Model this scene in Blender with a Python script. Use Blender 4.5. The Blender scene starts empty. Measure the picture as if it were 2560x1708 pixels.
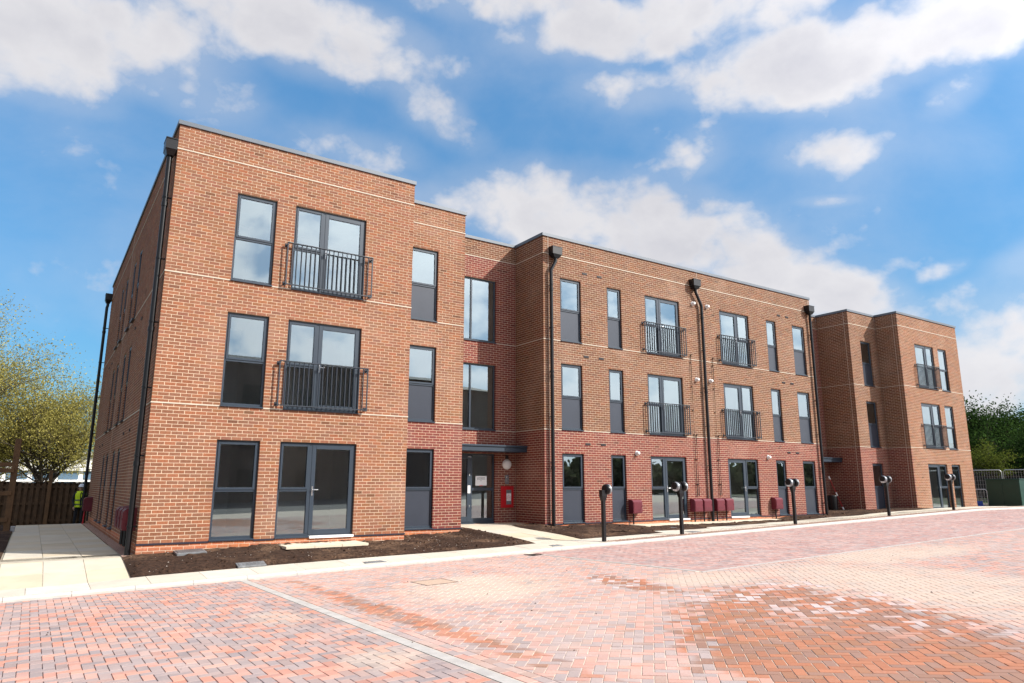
import bpy, bmesh, math, random
import numpy as np
from mathutils import Vector, Matrix
random.seed(7); rng = np.random.default_rng(7)
SC = bpy.context.scene
COL = SC.collection

# ------------------------------------------------------------------ camera
CAM = np.array([-1.8939, -16.5815, 1.2142]); YAW, PITCH, ROLL, FPX = .5922, .2017, .0010, 1743.77
def cam_axes():
    cy, sy, cp, sp = math.cos(YAW), math.sin(YAW), math.cos(PITCH), math.sin(PITCH)
    fw = np.array([sy*cp, cy*cp, sp]); rt = np.array([cy, -sy, 0.0]); up = np.cross(rt, fw)
    cr, sr = math.cos(ROLL), math.sin(ROLL)
    return cr*rt + sr*up, -sr*rt + cr*up, fw
RT, UP, FW = cam_axes()
cd = bpy.data.cameras.new('camera'); cd.sensor_width = 36; cd.lens = FPX/2560*36
cd.clip_start = .1; cd.clip_end = 2000
cam = bpy.data.objects.new('camera', cd); COL.objects.link(cam)
M = Matrix.Identity(4)
for i in range(3):
    M[i][0], M[i][1], M[i][2], M[i][3] = RT[i], UP[i], -FW[i], CAM[i]
cam.matrix_world = M
SC.camera = cam
def pix(P):
    q = np.asarray(P, float) - CAM
    d = q @ FW
    return 1280 + FPX*(q @ RT)/d, 854 - FPX*(q @ UP)/d, d

# ------------------------------------------------------------------ sun, sky, exposure
SUN_DIR = Vector((.94, -1.0, 1.015)).normalized()          # towards the sun
sd = bpy.data.lights.new('sun', 'SUN'); sd.energy = 4.2; sd.angle = math.radians(.53); sd.color = (1.0, .94, .86)
sun = bpy.data.objects.new('sun', sd); COL.objects.link(sun)
sun.rotation_euler = SUN_DIR.to_track_quat('Z', 'Y').to_euler()
SC.view_settings.view_transform = 'Standard'; SC.view_settings.look = 'None'
SC.view_settings.exposure = .86; SC.view_settings.gamma = 1.0; SC.view_settings.use_curve_mapping = False

class NT:
    """small helper to write node graphs as expressions"""
    def __init__(s, tree): s.t = tree; s.n = tree.nodes; s.l = tree.links
    def node(s, typ, **kw):
        nd = s.n.new(typ)
        for k, v in kw.items(): setattr(nd, k, v)
        return nd
    def put(s, sock, v):
        if isinstance(v, bpy.types.NodeSocket): s.l.new(v, sock)
        elif v is not None: sock.default_value = v
    def math(s, op, a, b=None, c=None, clamp=False):
        nd = s.node('ShaderNodeMath', operation=op); nd.use_clamp = clamp
        s.put(nd.inputs[0], a); s.put(nd.inputs[1], b); s.put(nd.inputs[2], c)
        return nd.outputs[0]
    def mix(s, f, a, b, mode='MIX'):
        nd = s.node('ShaderNodeMix', data_type='RGBA', blend_type=mode)
        s.put(nd.inputs[0], f)
        for sk, v in ((nd.inputs[6], a), (nd.inputs[7], b)):
            if not isinstance(v, bpy.types.NodeSocket): v = (*v[:3], 1.0)
            s.put(sk, v)
        return nd.outputs[2]
    def noise(s, vec, scale, detail=4, rough=.55, dist=0.0, out=0):
        nd = s.node('ShaderNodeTexNoise'); s.put(nd.inputs['Vector'], vec)
        nd.inputs['Scale'].default_value = scale; nd.inputs['Detail'].default_value = detail
        nd.inputs['Roughness'].default_value = rough; nd.inputs['Distortion'].default_value = dist
        return nd.outputs[out]
    def step(s, v, lo, hi, smooth=True):
        nd = s.node('ShaderNodeMapRange'); nd.interpolation_type = 'SMOOTHSTEP' if smooth else 'LINEAR'
        s.put(nd.inputs[0], v); nd.inputs[1].default_value = lo; nd.inputs[2].default_value = hi
        return nd.outputs[0]
    def xyz(s, vec):
        nd = s.node('ShaderNodeSeparateXYZ'); s.put(nd.inputs[0], vec); return nd.outputs
    def comb(s, x, y, z):
        nd = s.node('ShaderNodeCombineXYZ')
        for i, v in enumerate((x, y, z)): s.put(nd.inputs[i], v)
        return nd.outputs[0]
    def vmul(s, vec, k):
        nd = s.node('ShaderNodeVectorMath', operation='MULTIPLY'); s.put(nd.inputs[0], vec); s.put(nd.inputs[1], k); return nd.outputs[0]
    def vadd(s, vec, k):
        nd = s.node('ShaderNodeVectorMath', operation='ADD'); s.put(nd.inputs[0], vec); s.put(nd.inputs[1], k); return nd.outputs[0]

W = bpy.data.worlds.new('World'); SC.world = W; W.use_nodes = True
W.node_tree.nodes.clear(); g = NT(W.node_tree)
sky = g.node('ShaderNodeTexSky', sky_type='NISHITA'); sky.sun_disc = False
sky.sun_elevation = math.asin(SUN_DIR.z); sky.sun_rotation = math.atan2(SUN_DIR.x, SUN_DIR.y)
sky.air_density = 1.0; sky.dust_density = .2; sky.ozone_density = 2.0
D = g.node('ShaderNodeTexCoord').outputs['Generated']
dx, dy, dz = g.xyz(D)
az = g.math('SUBTRACT', g.math('ARCTAN2', dx, dy), YAW)     # azimuth from the view direction, elevation
el = g.math('ARCSINE', dz)
def sky_dir(px, py):                                        # from the 2350 px wide view of the photograph
    u, v = px*2560/2350, py*2560/2350
    d = RT*(u-1280)/FPX + UP*(854-v)/FPX + FW
    d /= np.linalg.norm(d)
    return math.atan2(d[0], d[1]) - YAW, math.asin(d[2])
CLOUDS = [  # x, y, rx, ry (px), tilt, weight
    (180, 40, 500, 175, 0, 1.2), (700, 70, 345, 125, .10, 1.2), (470, 205, 150, 85, .15, .62), (90, 170, 210, 80, .05, .62),
    (985, 245, 200, 60, .55, .55), (790, 335, 150, 45, .1, .30), (1160, -20, 260, 70, 0, .55),
    (1850, 150, 330, 115, .08, 1.25), (1560, 50, 380, 90, 0, .95), (2150, 60, 380, 120, .1, 1.1), (1640, 190, 170, 62, .1, .7), (1440, 205, 100, 45, .2, .35), (2200, 205, 85, 45, -.4, .42),
    (1290, 480, 270, 120, .20, 1.15), (1520, 530, 340, 130, .35, 1.25), (1750, 610, 260, 95, .5, 1.1), (1060, 470, 130, 50, .1, .5), (900, 430, 110, 30, .2, .30),
    (1940, 690, 190, 75, .3, .8), (2310, 740, 240, 120, 0, .9), (2260, 890, 380, 150, 0, .9), (2020, 745, 150, 60, .3, .55), (1570, 375, 95, 55, -.5, .35), (1880, 350, 120, 40, .1, .28), (1900, 462, 60, 12, .1, .3), (2350, 620, 140, 60, -.3, .55), (2160, 625, 60, 18, -.2, .3),
]
val = None
for (px, py, rx, ry, tilt, w) in CLOUDS:
    a0, e0 = sky_dir(px, py)
    a1, e1 = sky_dir(px+20, py); a2, e2 = sky_dir(px, py-20)
    sx, sy = abs(a1-a0)/20*rx, abs(e2-e0)/20*ry
    A = g.math('SUBTRACT', az, a0); E_ = g.math('SUBTRACT', el, e0)
    ct, st = math.cos(tilt), math.sin(tilt)
    r1 = g.math('ADD', g.math('MULTIPLY', A, ct/sx), g.math('MULTIPLY', E_, -st/sx))
    r2 = g.math('ADD', g.math('MULTIPLY', A, st/sy), g.math('MULTIPLY', E_, ct/sy))
    q = g.math('ADD', g.math('MULTIPLY', r1, r1), g.math('MULTIPLY', r2, r2))
    b = g.math('MULTIPLY', g.math('SUBTRACT', 1.05, g.math('MINIMUM', q, 2.6)), w)
    val = b if val is None else g.math('SMOOTH_MAX', val, b, .45)
# the sky behind and beside the photographer: the same broken cumulus
far = g.math('SUBTRACT', g.math('MULTIPLY', g.noise(g.vmul(D, (1, 1, 2.2)), 1.7, 3), 2.4), .62)
side = g.step(g.math('ABSOLUTE', az), .78, 1.1)
val = g.math('MAXIMUM', val, g.math('SUBTRACT', g.math('MULTIPLY', side, g.math('ADD', far, 2.0)), 2.0))
Dw = g.vmul(D, (1, 1, 1.35))
n1 = g.noise(Dw, 4.2, 9, .56, .25)
n2 = g.noise(g.vadd(Dw, (.35, .1, .2)), 13.0, 7, .6, .2)
fb = g.math('ADD', g.math('MULTIPLY', g.math('SUBTRACT', n1, .5), 2.1), g.math('MULTIPLY', g.math('SUBTRACT', n2, .5), 1.35))
vw = g.vadd(Dw, g.vmul(g.noise(Dw, 9, 4, .6, 0, 1), (.10, .10, .10)))
def puff(sc):
    v = g.node('ShaderNodeTexVoronoi', feature='F1'); g.put(v.inputs['Vector'], vw); v.inputs['Scale'].default_value = sc; return v.outputs['Distance']
fb = g.math('ADD', fb, g.math('ADD', g.math('MULTIPLY', g.math('SUBTRACT', .42, puff(11.0)), .75), g.math('MULTIPLY', g.math('SUBTRACT', .42, puff(27.0)), .40)))
dens = g.math('ADD', g.math('MULTIPLY', val, .95), fb)
skirt = g.step(g.math('ADD', val, g.math('MULTIPLY', g.math('SUBTRACT', n1, .5), 2.6)), -.9, .9)       # thin vapour round the cumulus
veil = g.math('MULTIPLY', g.step(g.noise(g.vmul(D, (1, 1, 2.4)), 3.1, 6, .6, .4), .45, .85), .10)
mask = g.math('MAXIMUM', g.step(dens, -.24, .80), g.math('MAXIMUM', g.math('MULTIPLY', skirt, .36), veil))
# relief: compare with the density a little higher up
n1b = g.noise(g.vadd(Dw, (.012, -.01, .04)), 4.2, 9, .56, .25)
relief = g.math('MULTIPLY', g.math('SUBTRACT', n1, n1b), 3.2)
thick = g.step(dens, .35, 1.5)
grey = g.math('ADD', g.math('MULTIPLY', thick, .62), g.math('MULTIPLY', relief, -.8), clamp=True)
ccol = g.mix(grey, (.440, .433, .445), (.335, .334, .364))
sdot = g.node('ShaderNodeVectorMath', operation='DOT_PRODUCT'); g.put(sdot.inputs[0], D); sdot.inputs[1].default_value = SUN_DIR
glow = g.math('ADD', 1.0, g.math('MULTIPLY', g.math('POWER', g.math('MAXIMUM', sdot.outputs['Value'], 0.0), 4.0), 3.6))   # cloud lit from behind towards the sun
gv = g.comb(glow, glow, glow); ccol = g.mix(1.0, ccol, gv, 'MULTIPLY')
hz = g.step(el, .34, -.02)
bs = g.node('ShaderNodeBackground'); bs.inputs[1].default_value = .112
bc = g.node('ShaderNodeBackground'); bc.inputs[1].default_value = 1.0
g.put(bs.inputs[0], g.mix(1.0, sky.outputs[0], g.mix(g.step(el, .75, .0, False), (.72, 1.17, 1.28), (.15, .36, .49)), 'MULTIPLY')); g.put(bc.inputs[0], ccol)
haze_f = g.math('MULTIPLY', hz, .10)
mx = g.node('ShaderNodeMixShader'); g.put(mx.inputs[0], g.math('MAXIMUM', g.math('MULTIPLY', mask, .97), haze_f))
g.l.new(bs.outputs[0], mx.inputs[1]); g.l.new(bc.outputs[0], mx.inputs[2])
g.l.new(mx.outputs[0], g.node('ShaderNodeOutputWorld').inputs[0])

# ------------------------------------------------------------------ materials
def mat(name, col, rough=.6, metal=0.0, spec=.5, var=0.0, vscale=6.0, bump=0.0, bscale=40.0, attr=False, col2=None, coat=0.0):
    m = bpy.data.materials.new(name); m.use_nodes = True
    m.node_tree.nodes.clear(); n = NT(m.node_tree)
    p = n.node('ShaderNodeBsdfPrincipled'); o = n.node('ShaderNodeOutputMaterial'); n.l.new(p.outputs[0], o.inputs[0])
    pos = n.node('ShaderNodeNewGeometry').outputs['Position']
    c = (*col, 1.0)
    if attr:
        c = n.node('ShaderNodeAttribute', attribute_name='col').outputs['Color']
    if var:
        f = n.noise(pos, vscale, 5, .6)
        k = n.step(f, .3, .7)
        if col2: c = n.mix(k, c, col2)
        else:
            hs = n.node('ShaderNodeHueSaturation'); n.put(hs.inputs['Color'], c)
            n.put(hs.inputs['Value'], n.math('ADD', 1-var, n.math('MULTIPLY', k, 2*var))); c = hs.outputs[0]
    n.put(p.inputs['Base Color'], c); p.inputs['Roughness'].default_value = rough
    p.inputs['Metallic'].default_value = metal; p.inputs['Specular IOR Level'].default_value = spec
    p.inputs['Coat Weight'].default_value = coat
    if bump:
        b = n.node('ShaderNodeBump'); b.inputs['Strength'].default_value = bump; b.inputs['Distance'].default_value = .01
        n.put(b.inputs['Height'], n.noise(pos, bscale, 6, .65)); n.l.new(b.outputs[0], p.inputs['Normal'])
    m['n'] = 0
    return m, n, p, c, pos
def sm(*a, **k): return mat(*a, **k)[0]
MT = {}
MT['mortar'] = sm('mortar', (.58, .46, .335), .95, var=.08, vscale=9, bump=.3, bscale=120, spec=.2)
m, n, p, c, pos = mat('brick', (.3, .12, .07), .9, attr=True, spec=.25)
k1 = n.noise(pos, 28, 5, .65); k2 = n.noise(pos, 110, 4, .6); big = n.noise(pos, .55, 3, .5)
c2 = n.mix(n.step(k1, .42, .74), c, n.mix(1, c, (.62, .60, .62), 'MULTIPLY'))
c2 = n.mix(n.math('MULTIPLY', n.step(k2, .60, .78), .5), c2, (.07, .04, .035))
c2 = n.mix(n.math('MULTIPLY', n.step(big, .50, .78), .12), c2, (.58, .44, .35))     # lime bloom left by the bricklayers
zz = n.xyz(pos)[2]; mud = n.step(n.math('ADD', zz, n.math('MULTIPLY', n.math('SUBTRACT', n.noise(pos, 5, 4, .6), .5), .22)), -.04, -.20)
c2 = n.mix(n.math('MULTIPLY', mud, .62), c2, (.15, .075, .045))     # soil splashed on the plinth
n.put(p.inputs['Base Color'], c2)
b = n.node('ShaderNodeBump'); b.inputs['Strength'].default_value = .5; b.inputs['Distance'].default_value = .004
n.put(b.inputs['Height'], n.math('ADD', k1, k2)); n.l.new(b.outputs[0], p.inputs['Normal'])
MT['brick'] = m
MT['coping'] = sm('coping_metal', (.095, .115, .14), .5, metal=.1, var=.06, vscale=1.5)
MT['band'] = sm('stone_band', (.47, .41, .325), .8, var=.08, vscale=3)
MT['frame'] = sm('anthracite_frame', (.023, .036, .053), .36, var=.05, vscale=3)
MT['panel'] = sm('spandrel_panel', (.028, .035, .050), .34, var=.06, vscale=2)
MT['rail'] = sm('balcony_metal', (.020, .028, .040), .42)
MT['black'] = sm('black_plastic', (.006, .0065, .008), .38, var=.1, vscale=4, spec=.35)
MT['dpc'] = sm('damp_proof_strip', (.02, .018, .03), .4)
MT['plaster'] = sm('room_plaster', (.78, .77, .73), .9, var=.03, vscale=2)
MT['roomfloor'] = sm('room_floor', (.45, .42, .38), .7)
MT['room_backing'] = sm('room_door_white', (.62, .62, .60), .6)
MT['silver'] = sm('brushed_steel', (.62, .63, .64), .25, metal=.9)
MT['bezel'] = sm('grey_silver_plastic', (.26, .28, .30), .35, metal=.3)
MT['white'] = sm('white_plastic', (.74, .74, .73), .4)
MT['burgundy'] = sm('burgundy_plastic', (.115, .012, .022), .38, var=.08, vscale=5)
MT['red'] = sm('red_enamel', (.42, .008, .014), .35)
MT['redplastic'] = sm('red_barrier_plastic', (.55, .02, .03), .4)
MT['airbrick'] = sm('air_brick_plastic', (.018, .013, .016), .6)
MT['joint'] = sm('joint_sealant', (.52, .43, .35), .8)
MT['iron'] = sm('galvanised_cover', (.20, .21, .22), .5, metal=.5, var=.25, vscale=8)
MT['castiron'] = sm('cast_iron', (.045, .035, .032), .6, metal=.4, var=.2, vscale=12)
MT['kerb'] = sm('kerb_concrete', (.45, .43, .395), .85, var=.08, vscale=6, bump=.25, bscale=90)
MT['slab'] = sm('flag_concrete', (.56, .51, .43), .85, var=.06, vscale=2.2, bump=.2, bscale=90, attr=True)
MT['grout'] = sm('slab_bedding', (.36, .32, .25), .95, var=.1, vscale=9)
MT['wood'] = sm('dark_fence_timber', (.085, .046, .022), .85, var=.28, vscale=5, bump=.3, bscale=30)
MT['wood2'] = sm('brown_frame_timber', (.135, .070, .030), .8, var=.2, vscale=4, bump=.3, bscale=30)
MT['bark'] = sm('bark', (.050, .040, .030), .95, var=.2, vscale=8, bump=.5, bscale=25)
MT['gravelbit'] = sm('gravel_stones', (.36, .22, .17), .9, attr=True)
MT['soilstone'] = sm('soil_pebbles', (.40, .35, .30), .85, var=.2, vscale=20)
MT['green'] = sm('green_cabinet_paint', (.008, .046, .033), .42, var=.08, vscale=2)
MT['galv'] = sm('galvanised_tube', (.42, .43, .45), .4, metal=.6)
MT['blue'] = sm('blue_plastic', (.02, .10, .52), .4)
MT['hivis'] = sm('hi_vis_fabric', (.62, .80, .02), .8)
MT['silvertape'] = sm('dark_reflective_tape', (.10, .11, .08), .4)
MT['navy'] = sm('dark_work_clothes', (.012, .013, .018), .85)
MT['skin'] = sm('skin', (.42, .24, .17), .55)
MT['hat'] = sm('white_hard_hat', (.72, .74, .80), .3)
MT['render'] = sm('white_render', (.72, .72, .70), .8, var=.04, vscale=1)
MT['blueglass'] = sm('blue_window', (.10, .16, .22), .15)
MT['greyroof'] = sm('pale_grey_roof', (.50, .50, .50), .6, var=.05, vscale=1)
MT['darkwall'] = sm('dark_cladding', (.018, .017, .017), .8, var=.2, vscale=2)
MT['oppbrick'] = sm('opposite_brick', (.15, .105, .085), .9, var=.15, vscale=2)
MT['paper'] = sm('paper', (.78, .80, .80), .7)
MT['ink'] = sm('ink', (.05, .06, .08), .7)
MT['roof'] = sm('flat_roof_membrane', (.12, .12, .125), .8, var=.1, vscale=1)
MT['bluepole'] = sm('blue_grey_pole', (.03, .07, .14), .4)
# soil
m, n, p, c, pos = mat('soil', (.05, .03, .02), .97, spec=.15)
a1 = n.noise(pos, 1.1, 4, .6); a2 = n.noise(pos, 17, 8, .7); a3 = n.noise(pos, 60, 5, .7)
c = n.mix(n.step(a2, .33, .70), (.019, .0105, .0072), (.062, .034, .022))
c = n.mix(n.math('MULTIPLY', n.step(a1, .47, .66), n.step(a2, .35, .6)), c, (.13, .078, .048))
c = n.mix(n.math('MULTIPLY', n.step(a3, .68, .75), .7), c, (.20, .15, .12))
n.put(p.inputs['Base Color'], c)
b = n.node('ShaderNodeBump'); b.inputs['Strength'].default_value = .8; b.inputs['Distance'].default_value = .03
n.put(b.inputs['Height'], n.math('ADD', a2, n.math('MULTIPLY', a3, .4))); n.l.new(b.outputs[0], p.inputs['Normal'])
MT['soil'] = m
m, n, p, c, pos = mat('site_ground', (.1, .08, .06), .97, spec=.15)
a1 = n.noise(pos, .25, 6, .6); a2 = n.noise(pos, 7, 6, .7)
n.put(p.inputs['Base Color'], n.mix(n.step(a1, .42, .6), n.mix(a2, (.05, .035, .025), (.16, .12, .09)), n.mix(a2, (.04, .07, .02), (.10, .13, .04))))
MT['ground'] = m
m, n, p, c, pos = mat('red_gravel_margin', (.2, .12, .1), .95, spec=.2)
a2 = n.noise(pos, 45, 4, .7); a3 = n.noise(pos, 6, 4, .6)
n.put(p.inputs['Base Color'], n.mix(n.step(a2, .35, .66), n.mix(a3, (.14, .075, .055), (.22, .12, .09)), (.44, .31, .25)))
b = n.node('ShaderNodeBump'); b.inputs['Strength'].default_value = .8; b.inputs['Distance'].default_value = .015
n.put(b.inputs['Height'], a2); n.l.new(b.outputs[0], p.inputs['Normal'])
MT['gravel'] = m
m, n, p, c, pos = mat('jointing_sand', (.5, .42, .34), .95, spec=.2)
a2 = n.noise(pos, 3, 5, .6); a3 = n.noise(pos, 70, 3, .6)
n.put(p.inputs['Base Color'], n.mix(a2, n.mix(a3, (.40, .32, .25), (.56, .46, .37)), (.62, .53, .44)))
MT['sand'] = m
MT['sandfill'] = sm('manhole_sand', (.44, .315, .235), .95, var=.12, vscale=25)
MT['tarmac'] = sm('tarmac', (.075, .07, .068), .9, var=.2, vscale=3)
MT['darkjoint'] = sm('open_joint_grit', (.34, .235, .20), .95, var=.3, vscale=30)
# block pavers: own colour, then the film of jointing sand that lies on most of the yard
def paver_mat(name, film, bays):
    m, n, p, c, pos = mat(name, (.3, .1, .06), .85, attr=True, spec=.3)
    at = n.node('ShaderNodeAttribute', attribute_name='col'); rnd = at.outputs['Alpha']
    X, Y, Z = n.xyz(pos)
    warp = n.noise(pos, .9, 4, .6); warp2 = n.noise(pos, 3.1, 5, .65); fine = n.noise(pos, 34, 4, .65); grain = n.noise(pos, 220, 3, .6)
    def ell(cx, cy, rx, ry):
        u = n.math('DIVIDE', n.math('SUBTRACT', X, cx), rx); v = n.math('DIVIDE', n.math('SUBTRACT', Y, cy), ry)
        return n.math('SUBTRACT', 1.0, n.math('ADD', n.math('MULTIPLY', u, u), n.math('MULTIPLY', v, v)))
    def rell(cx, cy, ax, ay, ra, rb):
        u = n.math('SUBTRACT', X, cx); v = n.math('SUBTRACT', Y, cy)
        p1 = n.math('ADD', n.math('MULTIPLY', u, ax/ra), n.math('MULTIPLY', v, ay/ra)); p2 = n.math('ADD', n.math('MULTIPLY', u, -ay/rb), n.math('MULTIPLY', v, ax/rb))
        return n.math('SUBTRACT', 1.0, n.math('ADD', n.math('MULTIPLY', p1, p1), n.math('MULTIPLY', p2, p2)))
    wv = n.math('ADD', n.math('MULTIPLY', n.math('SUBTRACT', warp, .5), 1.5), n.math('MULTIPLY', n.math('SUBTRACT', warp2, .5), .9))
    f = n.math('ADD', film, n.math('MULTIPLY', wv, .34))
    f = n.math('ADD', f, n.math('MULTIPLY', n.math('SUBTRACT', fine, .5), .38))
    f = n.math('ADD', f, n.math('MULTIPLY', n.math('SUBTRACT', rnd, .5), .22))
    sand = 0.0
    if bays == 'road':
        cl = n.math('MAXIMUM', rell(4.95, -12.45, -.62, -.78, 4.1, 1.72), n.math('SUBTRACT', rell(6.1, -8.1, -.25, -.97, 1.7, .5), .25))
        cl = n.math('ADD', cl, n.math('ADD', n.math('MULTIPLY', wv, .34), n.math('MULTIPLY', n.math('SUBTRACT', rnd, .5), .75)))
        cl = n.step(cl, .06, .30)
        edge = n.math('ADD', ell(2.1, -7.6, .28, 4.5), n.math('ADD', n.math('MULTIPLY', wv, 1.0), n.math('MULTIPLY', n.math('SUBTRACT', rnd, .55), 1.2)))
        cl = n.math('MAXIMUM', cl, n.math('MULTIPLY', n.step(edge, .2, .7), .8))
        f = n.math('SUBTRACT', f, n.math('MULTIPLY', cl, .62))
        bloom = n.math('MULTIPLY', n.step(n.math('ADD', n.math('MULTIPLY', wv, .8), rnd), .62, .95), n.step(n.math('ADD', X, n.math('MULTIPLY', Y, .25)), 1.6, 3.6))
        damp = n.math('MULTIPLY', cl, .62)
        sd_ = n.math('MAXIMUM', n.math('MAXIMUM', rell(8.9, -11.0, -.45, -.89, 3.6, 2.0), ell(7.4, -8.6, 1.2, 1.0)), n.math('MAXIMUM', ell(4.2, -6.6, 1.6, 1.7), ell(12.5, -8.8, 3.2, 1.1)))
        sand = n.step(n.math('ADD', sd_, n.math('MULTIPLY', wv, .85)), -.15, 1.05)
        sand = n.math('MULTIPLY', sand, n.math('SUBTRACT', 1.0, n.math('MULTIPLY', cl, .9)))
    elif bays == 'left':
        sd_ = n.math('MAXIMUM', ell(1.0, -10.1, .55, .75), ell(.9, -7.2, .5, .8))
        sand = n.math('MULTIPLY', n.step(n.math('ADD', sd_, n.math('MULTIPLY', wv, 1.0)), .1, 1.1), .7)
    f = n.math('MINIMUM', n.math('MAXIMUM', f, 0.03), .93)
    base = n.mix(n.math('MULTIPLY', n.step(fine, .4, .75), .35), at.outputs['Color'], n.mix(1, at.outputs['Color'], (.6, .58, .58), 'MULTIPLY'))
    if bays == 'road': base = n.mix(damp, base, n.mix(fine, (.25, .100, .048), (.40, .185, .098)))
    c = n.mix(f, base, (.53, .405, .365))
    if bays == 'road': c = n.mix(n.math('MULTIPLY', n.math('MULTIPLY', bloom, cl), .62), c, (.60, .545, .55))
    if sand != 0.0:
        c = n.mix(n.math('MULTIPLY', sand, n.math('ADD', .55, n.math('MULTIPLY', fine, .45))), c, n.mix(grain, (.46, .365, .29), (.57, .465, .38)))
        stain = n.step(n.math('ADD', n.math('MULTIPLY', warp2, .6), n.math('MULTIPLY', fine, .4)), .60, .72)
        c = n.mix(n.math('MULTIPLY', n.math('MULTIPLY', stain, sand), .5), c, (.50, .24, .11))
    n.put(p.inputs['Base Color'], c)
    b = n.node('ShaderNodeBump'); b.inputs['Strength'].default_value = .35; b.inputs['Distance'].default_value = .004
    n.put(b.inputs['Height'], n.math('ADD', fine, n.math('MULTIPLY', grain, .6))); n.l.new(b.outputs[0], p.inputs['Normal'])
    return m
MT['pav_road'] = paver_mat('block_paver_road', .57, 'road')
MT['pav_left'] = paver_mat('block_paver_bay', .40, 'left')
MT['pav_far'] = paver_mat('block_paver_far_bay', .54, 'far')
MT['edging'] = sm('flush_edging_concrete', (.40, .375, .35), .85, var=.12, vscale=5, bump=.2, bscale=80)
# coated double glazing
m = bpy.data.materials.new('window_glass'); m.use_nodes = True; m.node_tree.nodes.clear(); n = NT(m.node_tree)
tr = n.node('ShaderNodeBsdfTransparent'); tr.inputs[0].default_value = (.93, .96, .95, 1)
gl = n.node('ShaderNodeBsdfGlossy'); gl.inputs['Roughness'].default_value = 0.0; gl.inputs['Color'].default_value = (.80, .95, 1.0, 1)
fr = n.node('ShaderNodeFresnel'); fr.inputs[0].default_value = 1.5
fac = n.math('ADD', .28, n.math('MULTIPLY', fr.outputs[0], .9), clamp=True)
bp = n.node('ShaderNodeBump'); bp.inputs['Strength'].default_value = .02; bp.inputs['Distance'].default_value = .01
n.put(bp.inputs['Height'], n.noise(n.node('ShaderNodeNewGeometry').outputs['Position'], 1.4, 2)); n.l.new(bp.outputs[0], gl.inputs['Normal'])
ms = n.node('ShaderNodeMixShader'); n.put(ms.inputs[0], fac); n.l.new(tr.outputs[0], ms.inputs[1]); n.l.new(gl.outputs[0], ms.inputs[2])
n.l.new(ms.outputs[0], n.node('ShaderNodeOutputMaterial').inputs[0])
MT['glass'] = m
def leaf_mat(name, a, b_, trans):
    m = bpy.data.materials.new(name); m.use_nodes = True; m.node_tree.nodes.clear(); n = NT(m.node_tree)
    c = n.mix(n.node('ShaderNodeAttribute', attribute_name='col').outputs['Fac'], a, b_)
    d = n.node('ShaderNodeBsdfDiffuse'); t = n.node('ShaderNodeBsdfTranslucent'); n.put(d.inputs[0], c); n.put(t.inputs[0], c)
    x = n.node('ShaderNodeMixShader'); x.inputs[0].default_value = trans
    n.l.new(d.outputs[0], x.inputs[1]); n.l.new(t.outputs[0], x.inputs[2]); n.l.new(x.outputs[0], n.node('ShaderNodeOutputMaterial').inputs[0])
    return m
MT['leaf_spring'] = leaf_mat('spring_leaves', (.19, .172, .045), (.42, .37, .11), .40)
MT['leaf_dark'] = leaf_mat('dark_green_leaves', (.018, .040, .012), (.050, .095, .022), .25)
MT['leaf_belt'] = leaf_mat('hedgerow_leaves', (.075, .085, .045), (.14, .15, .08), .3)
MT['leaf_young'] = leaf_mat('young_green_leaves', (.06, .085, .016), (.13, .155, .03), .3)

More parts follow.
